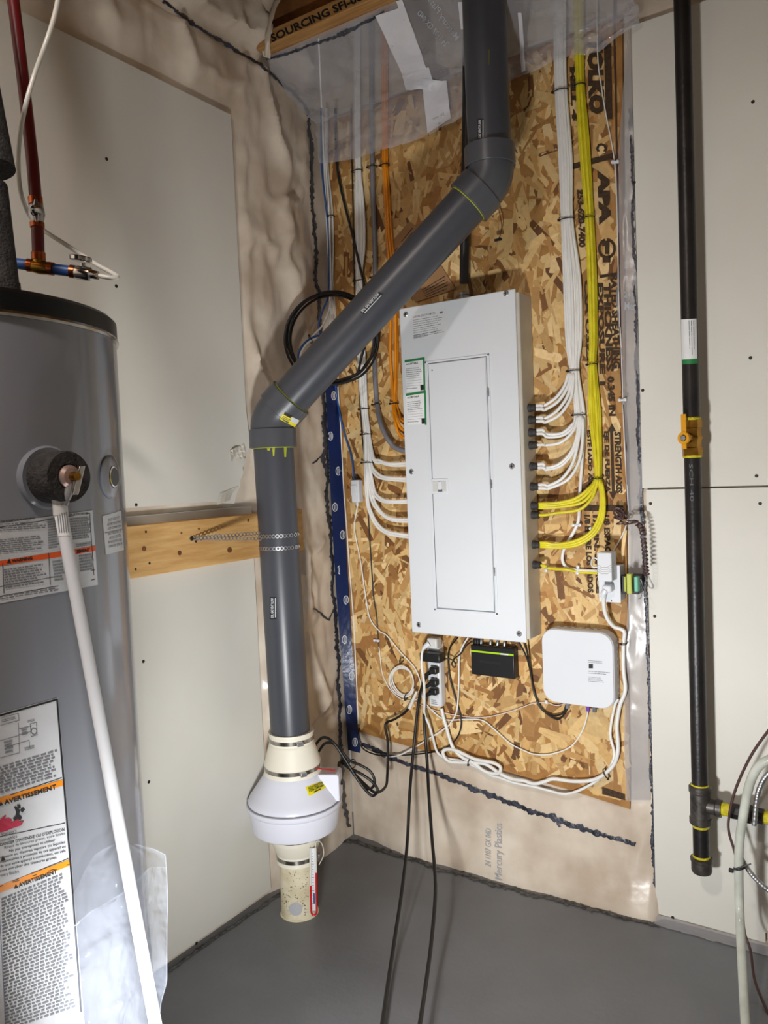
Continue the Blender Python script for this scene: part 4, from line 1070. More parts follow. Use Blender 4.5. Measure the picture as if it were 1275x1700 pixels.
tube_obj('cord', path_b([(733, 1176), (736, 1190), (740.6, 1206), (750.7, 1238), (765.7, 1256), (785, 1266), (806, 1281), (826, 1284), (831, 1274), (818, 1266), (788, 1260), (755, 1245), (738, 1245), (736, 1253), (746, 1264), (775, 1266), (805, 1268), (830, 1284), (850, 1293), (870, 1296), (887, 1301), (905, 1297), (919.5, 1293), (954.7, 1297), (990, 1293), (1017, 1272), (1026, 1245), (1024, 1205), (1029, 1172), (1038, 1146), (1035, 1110), (1035, 1070), (1036, 1048), (1019, 1040), (1007, 1024), (1002, 1000), (1005, 982)], [.032]*6+[.032, .034, .036, .036, .036, .036, .036, .036, .034]+[.03]*16+[.03, .03, .034, .05, .07, .08]), .0057, 'cable_white', ps)
tie(780, 1264, 4, .032, 'black cable tie round the white cords below the power strip', (0.3, 1))
tie(1006, 1284, 7, .028, 'black cable tie round the white cords at the lower right corner of the board', (-.6, 1))
tie(1036, 1069, 3.6, .03, 'black cable tie on the white cord beside the white router box')
cable('data_cable', path_b([(777, 1058), (768, 1073), (762.5, 1092), (761.7, 1134), (760, 1166), (757, 1184.5), (749, 1198.6), (743, 1206), (720.7, 1221), (688, 1241), (663, 1253.6), (641, 1257)], [.06, .05, .04]+[.026]*9), .0026, 'cable_white', 'white cable dropping from under the panel and turning left below the power strip')
cable('coaxial_cable', path_b([(597, 1208), (595, 1223), (602, 1242), (621, 1252), (642, 1254), (680, 1253), (720.6, 1248), (745.7, 1238), (760.8, 1221), (765.8, 1196), (758, 1166), (748, 1130), (744.5, 1103), (746, 1078), (760, 1058)], [.016, .018, .02, .02, .022, .022, .024]+[.024]*6+[.04, .06]), .0026, 'cable_black', 'black cable sagging under the board from its lower left corner up to the panel')
cable('thin_wire', path_b([(690, 1166), (720.7, 1179), (761, 1188), (801, 1191), (841, 1183), (870, 1173), (884, 1168), (906, 1166), (922, 1171), (935, 1169), (941, 1163)], .02), .0016, mat('wire_pink', rgb(226, 208, 200), .5), 'thin pinkish wire running right to the bottom of the white router box', 'wire')
wt = PB(907, 1165.5, .023); tag(MB().box(wt, (.008, .002, .011)).build('cable_tag', 'sticker_white', None, 0, .0006), 'tiny white tag on the thin pinkish wire', 'tag')
for i, (q, lb) in enumerate((([(862, 1066), (876, 1096), (884.5, 1137), (895, 1172), (914, 1187), (933, 1185), (940, 1170)], 'left one of two black cables drooping from the panel to the white router box'), ([(872, 1064), (880, 1110), (887, 1151), (903, 1180), (925, 1194), (938, 1184), (944, 1168)], 'right one of two black cables drooping from the panel to the white router box'))):
    cable('coaxial_cable', path_b(q, [.05, .03, .022, .022, .024, .03, .03]), .0026, 'cable_black', lb)
# black modem
a, b = PB(781, 1070, .045), PB(854.5, 1128, .045)
md = thing('modem_box', ((a.x+b.x)/2, -.012, b.z), 'small black modem box with a lime green stripe under the panel', 'modem')
mz1 = a.z; mb_c = V(((a.x+b.x)/2, -.0285, (mz1+b.z)/2))
MB().box(mb_c, (b.x-a.x, .033, mz1-b.z)).build('body', 'plastic_black', md, 20, .003)
gz = PB(817, 1084, .045).z
MB().box((mb_c.x, -.0453, gz), (b.x-a.x-.002, .0008, .0052)).build('stripe', 'stripe_green', md, 0)
MB().box((mb_c.x+.042, -.0458, gz), (.026, .0006, .0040)).build('stripe_print', 'sticker_white', md, 0)
MDB = MB().add([V((0, -.0452, 0)), V((1, -.0452, 0)), V((1, -.0452, 2)), V((0, -.0452, 2))], [(0, 1, 2, 3)]).bvh()
mb = bars(MDB, ((795, 1101), (838, 1106), (838, 1099), (795, 1094)), 1, .0003, MB(), .6, .02, .05); mb.build('embossed_name', mat('emboss', rgb(44, 44, 47), .3), md, 0)
for k in range(14):
    z = b.z+.008+k*.0052; MB().box((b.x, -.028, z), (.0012, .02, .0018)).build('vent_slot', 'screw_dark', md, 0)
for x in (.2, .42, .58, .74):
    MB().lathe([(.005, 0), (.005, .012), (.003, .016)], V((a.x+(b.x-a.x)*x, -.028, mz1)), (0, 0, 1), 10).build('connector', 'steel', md)
for i, x in enumerate((.04, .10)):
    MB().box((a.x+.004+(b.x-a.x)*x, -.030, mz1+.008), (.010, .014, .02)).build('plug', 'plastic_black', md, 20, .002)
cable('coiled_cable', path_b([(731, 1092), (740, 1093), (752, 1096), (757, 1103), (754, 1108), (750, 1102), (755, 1093), (765, 1085), (774, 1072), (784, 1064)], [.06, .05, .04, .04, .042, .045, .048, .05, .05, .05]), .0022, 'cable_black', 'short black lead twisting from the flat adapter to the modem')
# white router box
zt, zb = PB(960, 1047, .066).z, PB(960, 1172, .066).z
xl, xr = PB(899.5, 1100, .066).x, PB(1019, 1110, .066).x
rb = thing('router_box', ((xl+xr)/2, -.012, zb), 'white rounded square router box mounted right of the panel', 'router')
def rrect(x0, x1, z0, z1, r_, y, n=8):
    pts = []
    for cx, cz, a0 in ((x1-r_, z1-r_, 0), (x0+r_, z1-r_, 90), (x0+r_, z0+r_, 180), (x1-r_, z0+r_, 270)):
        for k in range(n+1):
            a_ = R(a0+90*k/n); pts.append(V((cx+r_*math.cos(a_), y, cz+r_*math.sin(a_))))
    return pts
MB().prism(rrect(xl, xr, zb, zt, .040, -.014), (0, -.050, 0)).build('body', 'plastic_white', rb, 30, .004)
MB().prism(rrect(xl+.002, xr-.002, zb+.002, zt-.002, .038, -.0635), (0, -.0025, 0)).build('front_plate', 'plastic_white', rb, 30, .002)
RB = MB().add([V((0, -.066, 0)), V((2, -.066, 0)), V((2, -.066, 2)), V((0, -.066, 2))], [(0, 1, 2, 3)]).bvh()
patch_obj('logo', RB, rectq(977.5, 1102, 984.5, 1109.5), .0004, 'black_ink', rb, 1, 1)
mb = MB()
for q, n_ in ((((976, 1100.5), (1002, 1102.5), (1002, 1097), (976, 1095)), 2), (((977, 1119), (1015, 1121.5), (1015, 1115.5), (977, 1112.5)), 2), (((977, 1132), (1003, 1134), (1003, 1125), (977, 1122.5)), 4)):
    bars(RB, q, n_, .0004, mb, .3, .05, .16)
mb.build('fine_print', 'text_grey', rb, 0)
for k in range(9):
    z = zb+.03+k*(zt-zb-.06)/8; MB().box((xr, -.030, z), (.0014, .003, .012)).build('vent_slot', 'grey_ink', rb, 0)
for k in range(6):
    x = xl+.05+k*(xr-xl-.1)/5; MB().box((x, -.030, zt), (.012, .003, .0014)).build('vent_slot', 'grey_ink', rb, 0)
for u, nm, m_ in ((942.5, 'cable_plug', 'cable_grey'), (976.5, 'network_plug', 'purple'), (987, 'socket_block', 'grey_ink')):
    p = PB(u, 1174, .036); MB().box((p.x, -.036, zb-.010), (.010, .010, .022)).build(nm, m_, rb, 20, .001)

# ================================================================ outlet box, white injector and door-chime transformer
ob_a, ob_b = PB(993, 937, .066), PB(1031, 1001, .066)
outlet = thing('outlet_box', ((ob_a.x+ob_b.x)/2, -.012, ob_b.z), 'white outlet box behind the injector at the right edge of the board', 'outlet')
MB().box(((ob_a.x+ob_b.x)/2, -.038, (ob_a.z+ob_b.z)/2), (ob_b.x-ob_a.x-.004, .052, ob_a.z-ob_b.z-.004)).build('box', 'plastic_shade', outlet, 20, .004)
MB().box(((ob_a.x+ob_b.x)/2, -.0655, (ob_a.z+ob_b.z)/2), (ob_b.x-ob_a.x, .004, ob_a.z-ob_b.z)).build('cover_plate', 'plastic_white', outlet, 20, .0015)
pz = PB(1008, 993, .067); MB().box(pz+V((.012, -.0005, -.006)), (.0025, .001, .005)).build('ground_slot', 'screw_dark', outlet, 0)
ia, ib = PB(990.5, 917, .112), PB(1016, 966, .112)
inj = thing('power_injector', ((ia.x+ib.x)/2, -.09, ib.z), 'white box-shaped power injector with embossed chevrons plugged into the outlet', 'adapter')
ic = V(((ia.x+ib.x)/2, -.0905, (ia.z+ib.z)/2))
MB().box(ic, (ib.x-ia.x, .044, ia.z-ib.z)).build('body', 'plastic_white', inj, 20, .003)
for k in range(4):
    v0 = 939+k*3.6; mb = MB()
    pts = [PB(u, v, .1128) for u, v in ((991, v0), (995, v0), (998, v0+3), (1009, v0+3), (1012, v0), (1016, v0))]
    MB().tube(pts, .0009, 5).build('chevron', 'plastic_shade', inj, 0)
tube_obj('lead', [ic+V((-.02, .01, .012)), PB(985, 926, .08), PB(981.5, 936, .06), PB(985, 941, .05), PB(992, 942, .05)], .0022, 'cable_white', inj, 6)
pl = PB(1009, 977, .085)
pg = MB().box(pl+V((0, .003, 0)), (.026, .028, .020)).build('plug', 'plastic_white', ps, 20, .005)
MB().tube([pl+V((-.004, -.006, -.004)), pl+V((-.010, -.008, -.014)), pl+V((-.012, -.006, -.024))], [.009, .008, .006], 12).build('strain_relief', 'plastic_white', pg, 60)
tc_ = PB(1048, 970, .05)
tr = thing('chime_transformer', tc_+V((0, .038, -.02)), 'small door chime transformer with yellow and green windings beside the outlet box', 'transformer')
MB().box(tc_+V((.0, .012, 0)), (.046, .048, .050)).build('core', 'plastic_black', tr, 20, .002)
a_, b_ = PB(1041, 952, .077), PB(1050, 986, .077); MB().box(((a_.x+b_.x)/2, -.074, (a_.z+b_.z)/2), (b_.x-a_.x, .02, a_.z-b_.z)).build('yellow_winding', 'trans_green', tr, 20, .002)
a_, b_ = PB(1036.5, 957, .07), PB(1040.5, 982, .07); MB().box(((a_.x+b_.x)/2, -.066, (a_.z+b_.z)/2), (b_.x-a_.x, .02, a_.z-b_.z)).build('yellow_winding', 'trans_green', tr, 20, .002)
a_, b_ = PB(1053.5, 957, .077), PB(1060.5, 982, .077); MB().box(((a_.x+b_.x)/2, -.074, (a_.z+b_.z)/2), (b_.x-a_.x, .02, a_.z-b_.z)).build('green_winding', 'trans_teal', tr, 20, .002)
for q in ([(1064, 962), (1068, 975), (1075, 990), (1070, 992), (1066, 986)], [(1062, 966), (1066, 980), (1064, 992), (1060, 994)]):
    tube_obj('terminal_lead', path_b(q, .07), .0013, 'steel', tr, 6)
# curly brown thermostat wire
pts = []
cl = [(1030, 845), (1024, 858), (1030, 868), (1043, 868), (1052, 866), (1060, 870), (1066, 880), (1069, 900), (1071, 920), (1072, 940), (1074, 956)]
of = [.03, .04, .05, .06, .07, .08, .085, .09, .09, .085, .075]
ctr = smooth_path([PB(u, v, o_) for (u, v), o_ in zip(cl, of)], 30)
for k, p in enumerate(ctr):
    tt = k/len(ctr); am = .0085 if tt < .45 else .0065; w_ = k*.62 if tt > .5 else k*.40
    pts.append(p+V((am*math.cos(w_), am*.9*math.sin(w_), am*.55*math.sin(w_*.5 if tt < .5 else w_))))
cable('curly_wire', pts, .0019, 'cable_brown', 'curly brown wire hanging from the plastic edge to the chime transformer', 'wire', sub=2, n=6)
kp = PB(1031, 852, .035)
kn = []
for k in range(60):
    a_ = k*.7; kn.append(kp+V((.013*math.cos(a_)*(1+.3*math.sin(k)), -.008+.008*math.sin(k*.31), .016*math.sin(a_*.93))))
cable('wire_bundle', kn, .0018, 'cable_brown', 'tangle of brown wire beside the plastic strip above the outlet box', 'wire', sub=3, n=6)

# ================================================================ above the panel
cable('flexible_conduit', [PB(776, 60, .05), PB(775, 190, .05), PB(773, 330, .052), PB(771, 430, .054), PB(770.5, 470, .055)], .0145, 'cable_black', 'black flexible conduit entering the top of the panel behind the vent pipe', 'conduit')
q_ = V((PB(770.5, 470, .055).x, -.055, Z1-.006)); cn = MB().lathe([(.018, 0), (.018, .006), (.0165, .008), (.0165, .022), (.018, .024), (.018, .03), (.0155, .032)], q_, (0, 0, 1), 18).build('conduit_connector', 'steel', None, 30)
tag(cn, 'silver conduit connector on top of the panel', 'connector')
tube_obj_ = cable('loose_wire', [PB(826, 335, .03), PB(829, 352, .035), PB(833, 375, .04), PB(830, 392, .045), PB(827, 397, .045)], .0013, mat('wire_red', rgb(120, 50, 34), .5), 'loose red wire dangling below the upper elbow', 'wire')
tag(MB().box(PB(827, 398, .045), (.022, .008, .007)).box(PB(827, 398, .045)+V((.006, -.004, .002)), (.006, .004, .006)).build('wire_connector', 'plastic_black', None, 20, .001), 'tiny dark connector at the end of the loose red wire', 'connector')
cbp = [PB(u, v, .0150) for u, v in ((636, 419), (690, 502), (757, 480), (694, 378), (680, 368))]
cbm = MB().prism(cbp, (0, -.003, 0)); CBB = cbm.bvh()
cbo = tag(cbm.build('cardboard_note', 'cardboard', None, 20), 'piece of brown cardboard with handwriting tucked behind the slanted vent pipe', 'note')
text_obj('handwriting', CBB, '1/ Dryer', ((645, 436), (664, 414), (658, 409), (641, 430)), .0006, 'black_ink', cbo, .0)
mb = bars(CBB, ((673, 410), (694, 386), (684, 376), (665, 400)), 3, .0006, MB(), .3, .12, .3); mb.build('handwriting', 'black_ink', cbo, 0)
mb = bars(CBB, ((708, 495), (752, 478), (738, 456), (700, 480)), 5, .0006, MB(), .28, .12, .3); mb.build('handwriting', 'black_ink', cbo, 0)

# ================================================================ cords hanging from the strip to the floor and the fan cord
ofs = [.075, .07, .06, .08, .16, .24, .38, .52, .67, .82]
tube_obj('cord', [PB(u, v, o_) for (u, v), o_ in zip([(712, 1116), (700.5, 1140), (694, 1173), (686, 1250), (680, 1320), (676, 1400), (667, 1480), (655, 1560), (643, 1640), (631, 1725)], ofs)]+[PZ(622, 1790, .006)], .0050, 'cable_black', PLUGS[0])
tube_obj('cord', [PB(u, v, o_) for (u, v), o_ in zip([(714, 1148), (706, 1160), (704, 1195), (709, 1262), (712, 1320), (717, 1390), (723, 1470), (717, 1555), (706, 1640), (693, 1725)], ofs)]+[PZ(682, 1790, .006)], .0050, 'cable_black', PLUGS[2])
jbp = V((FX, FY, .385))+dj*.142
def PX(u, v, t):      # between fan and back wall
    p = PD(u, v, 1); r_ = ray(u, v); k = (1-t); y = -.40+.375*t
    return CAM+r_*((y-CAM.y)/r_.y)
fc = [(563, 1266, 0.18), (580, 1275, .2), (600, 1285, .22), (618, 1298, .25), (627, 1312, .25), (618, 1321, .25), (604, 1308, .22), (590, 1288, .2), (573, 1261, .18), (553, 1232, .15), (537, 1224, .15), (525, 1235, .15), (522, 1245, .15), (527, 1250, .16), (540, 1234, .16), (558, 1237, .18), (580, 1262, .2), (598, 1270, .22), (616, 1282, .25), (622, 1300, .26), (612, 1310, .26), (596, 1296, .24), (578, 1272, .22), (568, 1262, .22), (590, 1286, .26), (606, 1302, .3), (624, 1316, .4), (640, 1306, .6), (643, 1286, .75), (644, 1246, .85), (643, 1225, .9), (640, 1202, .93), (655, 1194, .93), (672, 1183, .93), (684, 1168, .92)]
tube_obj('cord', [jbp]+[PX(u, v, t) for u, v, t in fc], .0043, 'cable_black', fan)
tp1 = PX(585, 1268, .22); tag(MB().tube([tp1+V((.012*math.cos(a_), .006*math.sin(a_), .012*math.sin(a_))) for a_ in [2*math.pi*k/16 for k in range(16)]], .0015, 6, True).build('cable_tie', 'cable_black'), 'black twist tie round the looped fan cord', 'cable tie', 'cable ties')
cn_t = thing('cord_connector', PX(682, 1172, .92), 'translucent white connector joining the fan cord to the white coil', 'connector')
MB().tube([PX(680, 1176, .92), PX(684, 1166, .92), PX(692, 1148, .92)], [.0065, .006, .0045], 10).build('sleeve', 'tube_milky', cn_t, 60)

# ================================================================ water heater
HX, HY, HR = .362, -1.541, .28
heater = thing('water_heater', (HX, HY, 0), 'tall grey cylindrical water heater with a black lid and paper labels', 'water heater')
hm = MB().lathe([(HR-.01, 0), (HR, .01), (HR, 1.523)], (HX, HY, 0), (0, 0, 1), 128)
hm.build('tank', 'tank_grey', heater, 30); HB = hm.bvh()
MB().lathe([(HR+.0035, 1.519), (HR+.0042, 1.523), (HR+.002, 1.527)], (HX, HY, 0), (0, 0, 1), 96).build('trim_ring', 'stainless', heater, 30)
MB().lathe([(HR+.002, 1.524), (HR+.002, 1.552), (HR-.004, 1.558), (.2, 1.572), (.05, 1.577)], (HX, HY, 0), (0, 0, 1), 96).build('lid', 'lid_black', heater, 25)
LDB = MB().lathe([(HR+.002, 1.52), (HR+.002, 1.56)], (HX, HY, 0), (0, 0, 1), 128).bvh()
def norm_at(p): return V((p.x-HX, p.y-HY, 0)).normalized()
for u, v in ((73, 606), (191, 630)):
    p = hit(LDB, u, v, 0)
    if p is not None: MB().lathe([(.004, 0), (.004, .002), (.002, .0035)], p, norm_at(p), 12).build('lid_screw', 'steel', heater)
p = PZ(121, 590, 1.563); MB().lathe([(.024, -.01), (.024, .004), (.020, .008), (.008, .009)], V((p.x, p.y, 1.562)), (0, 0, 1), 20).build('lid_cap', 'lid_black', heater, 30)
# relief-valve opening with foam collar
p0 = hit(HB, 78, 793, 0); n0 = norm_at(p0)
p0b = p0-n0*.006
def hl(prof, name, m, parent=heater, o=None, ax=None, n=36): return MB().lathe(prof, o if o is not None else p0b, ax if ax is not None else n0, n).build(name, m, parent, 35)
hl([(.044, 0), (.045, .010), (.042, .013), (.030, .012)], 'opening_rim', 'tank_grey')
foam = hl([(.034, .0), (.036, .01), (.036, .052), (.034, .056), (.018, .056), (.017, .05)], 'foam_collar', 'foam_black')
valve = hl([(.016, .03), (.016, .058), (.012, .062), (.004, .063)], 'relief_valve', mat('valve_dull', rgb(176, 150, 142), .4, .6))
side = n0.cross(V((0, 0, 1))).normalized()*-1
lv = p0b+n0*.070
lev_d = (V((0, 0, -1))-side*.36).normalized()
MB().box(lv+lev_d*.006+side*.006, (.009, .004, .042), (side, n0, -lev_d)).build('lever', 'chrome', valve, 20, .001)
MB().tube([lv-n0*.012, lv+n0*.004], .006, 12).build('lever_pin', 'brass', valve, 40)
# recirculation port on the right
p1 = hit(HB, 183, 792, 0); n1 = norm_at(p1); p1b = p1-n1*.004
hl([(.034, 0), (.0345, .006), (.030, .0085), (.018, .010), (.014, .006)], 'port_rim', 'tank_grey', heater, p1b, n1)
MB().lathe([(.0142, .008), (.0142, .0112), (.004, .0112)], p1b, n1, 24).build('port_hole', 'plastic_black', heater, 35)
MB().lathe([(.0160, .0085), (.0168, .0108), (.0146, .0112), (.0142, .0095)], p1b, n1, 24, False).build('port_lip', 'chrome', heater, 35)
# labels
def hlab(name, q, m, off=.0006, nx=18, ny=6, parent=heater): return patch_obj(name, HB, q, off, m, parent, nx, ny)
def htxt(t, q, m, parent, bold=.015): return text_obj('lettering', HB, t, q, .0014, m, parent, bold)
def hbar(qs, parent, m='text_grey', **k):
    mb = MB()
    for q, n_ in qs: bars(HB, q, n_, .0013, mb, **k)
    if mb.v: mb.build('fine_print', m, parent, 0)
def hline(segs, parent, m='black_ink', w_=1.0):
    mb = MB()
    for (a, b), (c, d) in segs:
        L = math.hypot(c-a, d-b); nx, ny = -(d-b)/L*w_/2, (c-a)/L*w_/2
        patch(HB, ((a+nx, b+ny), (c+nx, d+ny), (c-nx, d-ny), (a-nx, b-ny)), .0011, 6, 1, mb)
    if mb.v: mb.build('printed_rule', m, parent, 0)
L1 = hlab('relief_label', ((-70, 1015), (162, 971), (153, 847), (-70, 879)), 'label_grey')
hline([((-60, 885), (148, 852)), ((-60, 1000), (157, 962)), ((-60, 984), (157, 946)), ((148, 852), (155, 955)), ((80, 918), (83, 971)), ((4, 935), (6, 985))], L1)
htxt('T&P RELIEF VALVE OPENING', ((0, 868), (57, 862), (57, 858.5), (0, 864.5)), 'black_ink', L1, .02)
htxt('PIPE DE DECHARGE', ((113, 857), (144, 854), (144, 850.5), (113, 853.5)), 'black_ink', L1, .02)
hbar([(((-30, 884), (76, 877), (75, 864), (-30, 871)), 4), (((-30, 921), (78, 911), (77, 887), (-30, 898)), 7), (((80, 912), (99, 909), (95, 858), (78, 861)), 12), (((118, 897), (153, 893), (150, 857), (115, 860)), 9), (((126, 909), (154, 905), (154, 899), (125, 903)), 2)], L1)
hlab('warning_band', ((-40, 945), (103, 924), (102, 915), (-40, 937)), 'label_orange', .0010, 12, 1, L1)
hlab('warning_band', ((122, 921), (158, 914.5), (157, 906), (122, 912)), 'label_orange', .0010, 5, 1, L1)
htxt('WARNING', ((19, 934), (53, 929), (53, 923.5), (19, 928.5)), 'black_ink', L1, .04)
htxt('SEMENT', ((126, 919), (148, 915.5), (148, 910), (126, 913)), 'black_ink', L1, .04)
mb = MB().add([hit(HB, u, v, .0015) for u, v in ((11, 935), (18, 934), (14.5, 927))], [(0, 1, 2)]); mb.build('warning_triangle', 'black_ink', L1, 0)
hbar([(((8, 978), (80, 967), (78, 934), (6, 944)), 8), (((90, 966), (108, 963), (104, 928), (86, 931)), 7), (((132, 950), (157, 946), (155, 918), (130, 921)), 6), (((-30, 1000), (108, 979), (107, 973), (-30, 994)), 2)], L1)
L2 = hlab('recirculation_label', ((175, 921), (205, 913), (200, 848), (169, 857)), 'label_grey', .0008, 8, 4)
for k, t in enumerate(('HOT OUTLET', 'RECIRCULATING', 'LOOP CONNECTION', 'RACCORDEMENT DE', 'BOUCLE DE', 'RECIRCULATION D\'EAU', 'CHAUDE SORTIE')):
    v = 861+k*7.0+(1.5 if k > 2 else 0); i_ = (3 if k in (0, 4) else 1)
    htxt(t, ((176+i_+k*.4, v+5.2), (200-i_+k*.5, v), (200-i_+k*.5, v-4.2), (176+i_+k*.4, v+1)), 'black_ink', L2, .0)
hline([((173, 885), (202, 878))], L2, 'black_ink', .7)
L3 = hlab('safety_label', ((-80, 1765), (141, 1712), (96, 1158), (-80, 1207)), 'label_grey', .0006, 18, 24)
hline([((-70, 1207), (94.5, 1161)), ((94, 1160), (120, 1480)), ((120, 1480), (134, 1680))], L3, 'black_ink', 3.2)
hline([((-60, 1345), (102, 1291)), ((-60, 1401), (107.5, 1366)), ((-60, 1495), (113, 1425))], L3, 'black_ink', 1.2)
hline([((-60, 1490), (114.5, 1434.5))], L3, 'black_ink', 1.2)
# wiring diagram
hline([((0, 1192), (30, 1184)), ((30, 1184), (31, 1196)), ((31, 1196), (0, 1204)), ((0, 1258), (31, 1250)), ((30, 1200), (32, 1250)), ((31, 1210), (52, 1205)), ((31, 1220), (52, 1214)), ((50, 1202), (60, 1199)), ((60, 1199), (61, 1220)), ((61, 1220), (51, 1223)), ((51, 1223), (50, 1202)), ((10, 1240), (48, 1229)), ((48, 1229), (49, 1242)), ((-2, 1230), (31, 1221))], L3, 'grey_ink', .8)
mb = MB()
for k in range(14):
    a0, a1 = 2*math.pi*k/14, 2*math.pi*(k+1)/14
    mb.add([hit(HB, 56+r_*math.cos(a), 1214+r_*1.15*math.sin(a), .0013) for r_, a in ((5, a0), (5, a1), (4, a1), (4, a0))], [(0, 1, 2, 3)])
mb.build('diagram_ring', 'grey_ink', L3, 0)
hbar([(((36, 1222), (47, 1219), (46, 1205), (35, 1208)), 4), (((41, 1247), (58, 1242), (57, 1236), (40, 1241)), 2), (((46, 1200), (60, 1196), (60, 1192), (45, 1196)), 2), (((2, 1200), (28, 1193), (28, 1188), (2, 1194)), 2), (((8, 1252), (24, 1248), (22, 1226), (6, 1230)), 4)], L3)
hbar([(((-30, 1327), (100, 1288), (95, 1243), (-30, 1280)), 9)], L3, end=1.0)
for q in (((-40, 1346), (104, 1304), (103, 1294), (-40, 1335)), ((-40, 1497), (115, 1437), (114, 1427), (-40, 1484))):
    hlab('amber_band', q, 'label_amber', .0010, 12, 1, L3)
htxt('AVERTISSEMENT', ((7, 1336), (93, 1309.5), (92, 1301.5), (6, 1328)), 'black_ink', L3, .035)
htxt('AVERTISSEMENT', ((31, 1473), (94, 1449.5), (93, 1442.5), (30, 1466)), 'black_ink', L3, .035)
mb = MB()
for q in (((-2, 1338), (5, 1336), (1, 1330)), ((23, 1475), (30, 1473), (26, 1467)), ((1, 1429), (9, 1427), (4, 1420))):
    mb.add([hit(HB, u, v, .0015) for u, v in q], [(0, 1, 2)])
mb.build('warning_triangle', 'black_ink', L3, 0)
def hpoly(pts, m, name, off=.0014):
    P_ = [hit(HB, u, v, off) for u, v in pts]
    if all(p is not None for p in P_): MB().add(P_, [tuple(range(len(P_)))]).build(name, m, L3, 0)
hpoly([(-4, 1383), (-4, 1364), (4, 1356), (10, 1352), (8, 1360), (14, 1357), (20, 1360), (18, 1366), (26, 1360), (34, 1358), (30, 1364), (40, 1362), (34, 1370), (22, 1374), (10, 1379)], 'flame_red', 'flame')
for pts in ([(26, 1346), (30, 1342), (33, 1345), (31, 1352), (36, 1356), (33, 1362), (28, 1358), (24, 1362), (21, 1359), (26, 1353)], [(33, 1345), (38, 1340), (41, 1343), (36, 1349)], [(26, 1347), (23, 1340), (26, 1338), (30, 1343)], [(28, 1341), (28, 1336), (33, 1335), (34, 1340), (31, 1342)]):
    hpoly(pts, 'black_ink', 'burning_figure', .0018)
htxt('de Vapeurs', ((-8, 1392), (27, 1382), (27, 1376), (-8, 1386)), 'black_ink', L3, .0)
htxt('inflammables', ((-12, 1401), (28, 1390), (28, 1385), (-12, 1396)), 'black_ink', L3, .0)
rows = ["DANGER D'INCENDIE OU D'EXPLOSION", 'Risque de blessures graves, voire fatales', 'Ne pas entreposer ni utiliser', "essence ou d'autres vapeurs ou liquides", 'inflammables à proximité de cet appareil ou', 'de tout autre appareil à combustion, car cela', 'peut entraîner des blessures graves,', 'voire fatales.']
for k, t in enumerate(rows):
    vr = 1373.5+k*7.3; u1 = [106, 107, 91, 107.5, 108, 108, 94, 32][k]; u0 = [0, 7, 15, 0, 0, 0, 0, 0][k]
    sl = .24; h_ = 5.2
    y0 = vr+(108-u0)*sl; y1 = vr+(108-u1)*sl
    htxt(t, ((u0, y0+h_), (u1, y1+h_), (u1, y1), (u0, y0)), 'black_ink', L3, .012 if k in (0, 2, 3, 4, 5, 6) else 0)
hbar([(((8, 1712), (126, 1672), (113, 1444), (2, 1490)), 40)], L3, end=1.0, wmin=.03, wmax=.09)
hline([((-2, 1500), (10, 1712))], L3, 'pex_blue', 1)

# white discharge tube in front of the tank, with a paper label
d0 = (p0b+n0*.052-CAM).dot(fw)
pt = PD(100.5, 850, d0); tubed = [PD(99.5, 842, d0), pt, PD(160, 1168, d0+.004), PD(259, 1705, d0+.012), PD(267, 1749, d0+.013)]
MB().tube(smooth_path([p0b+n0*.046, p0b+n0*.056-V((0, 0, .012)), PD(99.5, 842, d0)+V((0, 0, -.004))], 5), .0075, 14).build('outlet', 'steel', valve, 60)
dt = thing('discharge_tube', PD(267, 1749, d0+.013), 'long white discharge tube hanging at a slant in front of the water heater', 'tube')
dm = MB().tube(smooth_path(tubed, 4), .0088, 20); dm.build('tube', 'plastic_white', dt, 60); DTB = dm.bvh()
lb_ = patch_obj('paper_label', DTB, ((97, 890), (117, 889), (112, 845), (89, 846)), .0006, 'paper', dt, 6, 4)
if lb_:
    mb = MB()
    for k in range(5): patch(DTB, ((99+k*3.4, 884), (100.3+k*3.4, 884), (96.3+k*3.4, 850), (95+k*3.4, 850)), .001, 1, 4, mb)
    mb.build('fine_print', 'text_grey', lb_, 0)
MB().tube([pt+V((0, 0, -.004)), pt+V((0, 0, .010))], .0100, 18).build('collar', 'plastic_shade', dt, 40)

# clear document pouch hung on the tank
pc = hit(HB, 165, 1560, .014); nc = norm_at(pc)
def pouch_pt(u, v, off):
    r_ = ray(u, v); return CAM+r_*((pc+nc*off-CAM).dot(nc)/r_.dot(nc))
edge = [(1402, 188, 226), (1415, 160, 274), (1440, 143, 276), (1477, 126, 278), (1512, 100, 278), (1548, 106, 277), (1590, 102, 277), (1630, 100, 277), (1665, 99, 267), (1720, 98, 262), (1790, 97, 255)]
def eb(v):
    for (a, l0, r0), (b, l1, r1) in zip(edge[:-1], edge[1:]):
        if a <= v <= b: f = (v-a)/(b-a); return l0+(l1-l0)*f, r0+(r1-r0)*f
    return edge[-1][1:]
lip = lambda u: 1548-(u-106)*.75 if u < 190 else (1485-(u-190)*.9 if u < 240 else 1440)
bag = thing('document_pouch', pouch_pt(180, 1790, 0), 'clear crinkled plastic document pouch hung on the front of the water heater', 'pouch')
back_, front = [], []
NB = 46
for i in range(NB):
    v = 1402+(1788-1402)*i/(NB-1); l, r_ = eb(v); row = []
    for j in range(26):
        t = j/25; row.append(pouch_pt(l+(r_-l)*t, v, .004+.010*fbm(t*3.2, i*.11, 2)+.004*fbm(t*9, i*.3, 5)))
    back_.append(row)
MB().grid(back_).build('back_sheet', 'bag_clear', bag, 75)
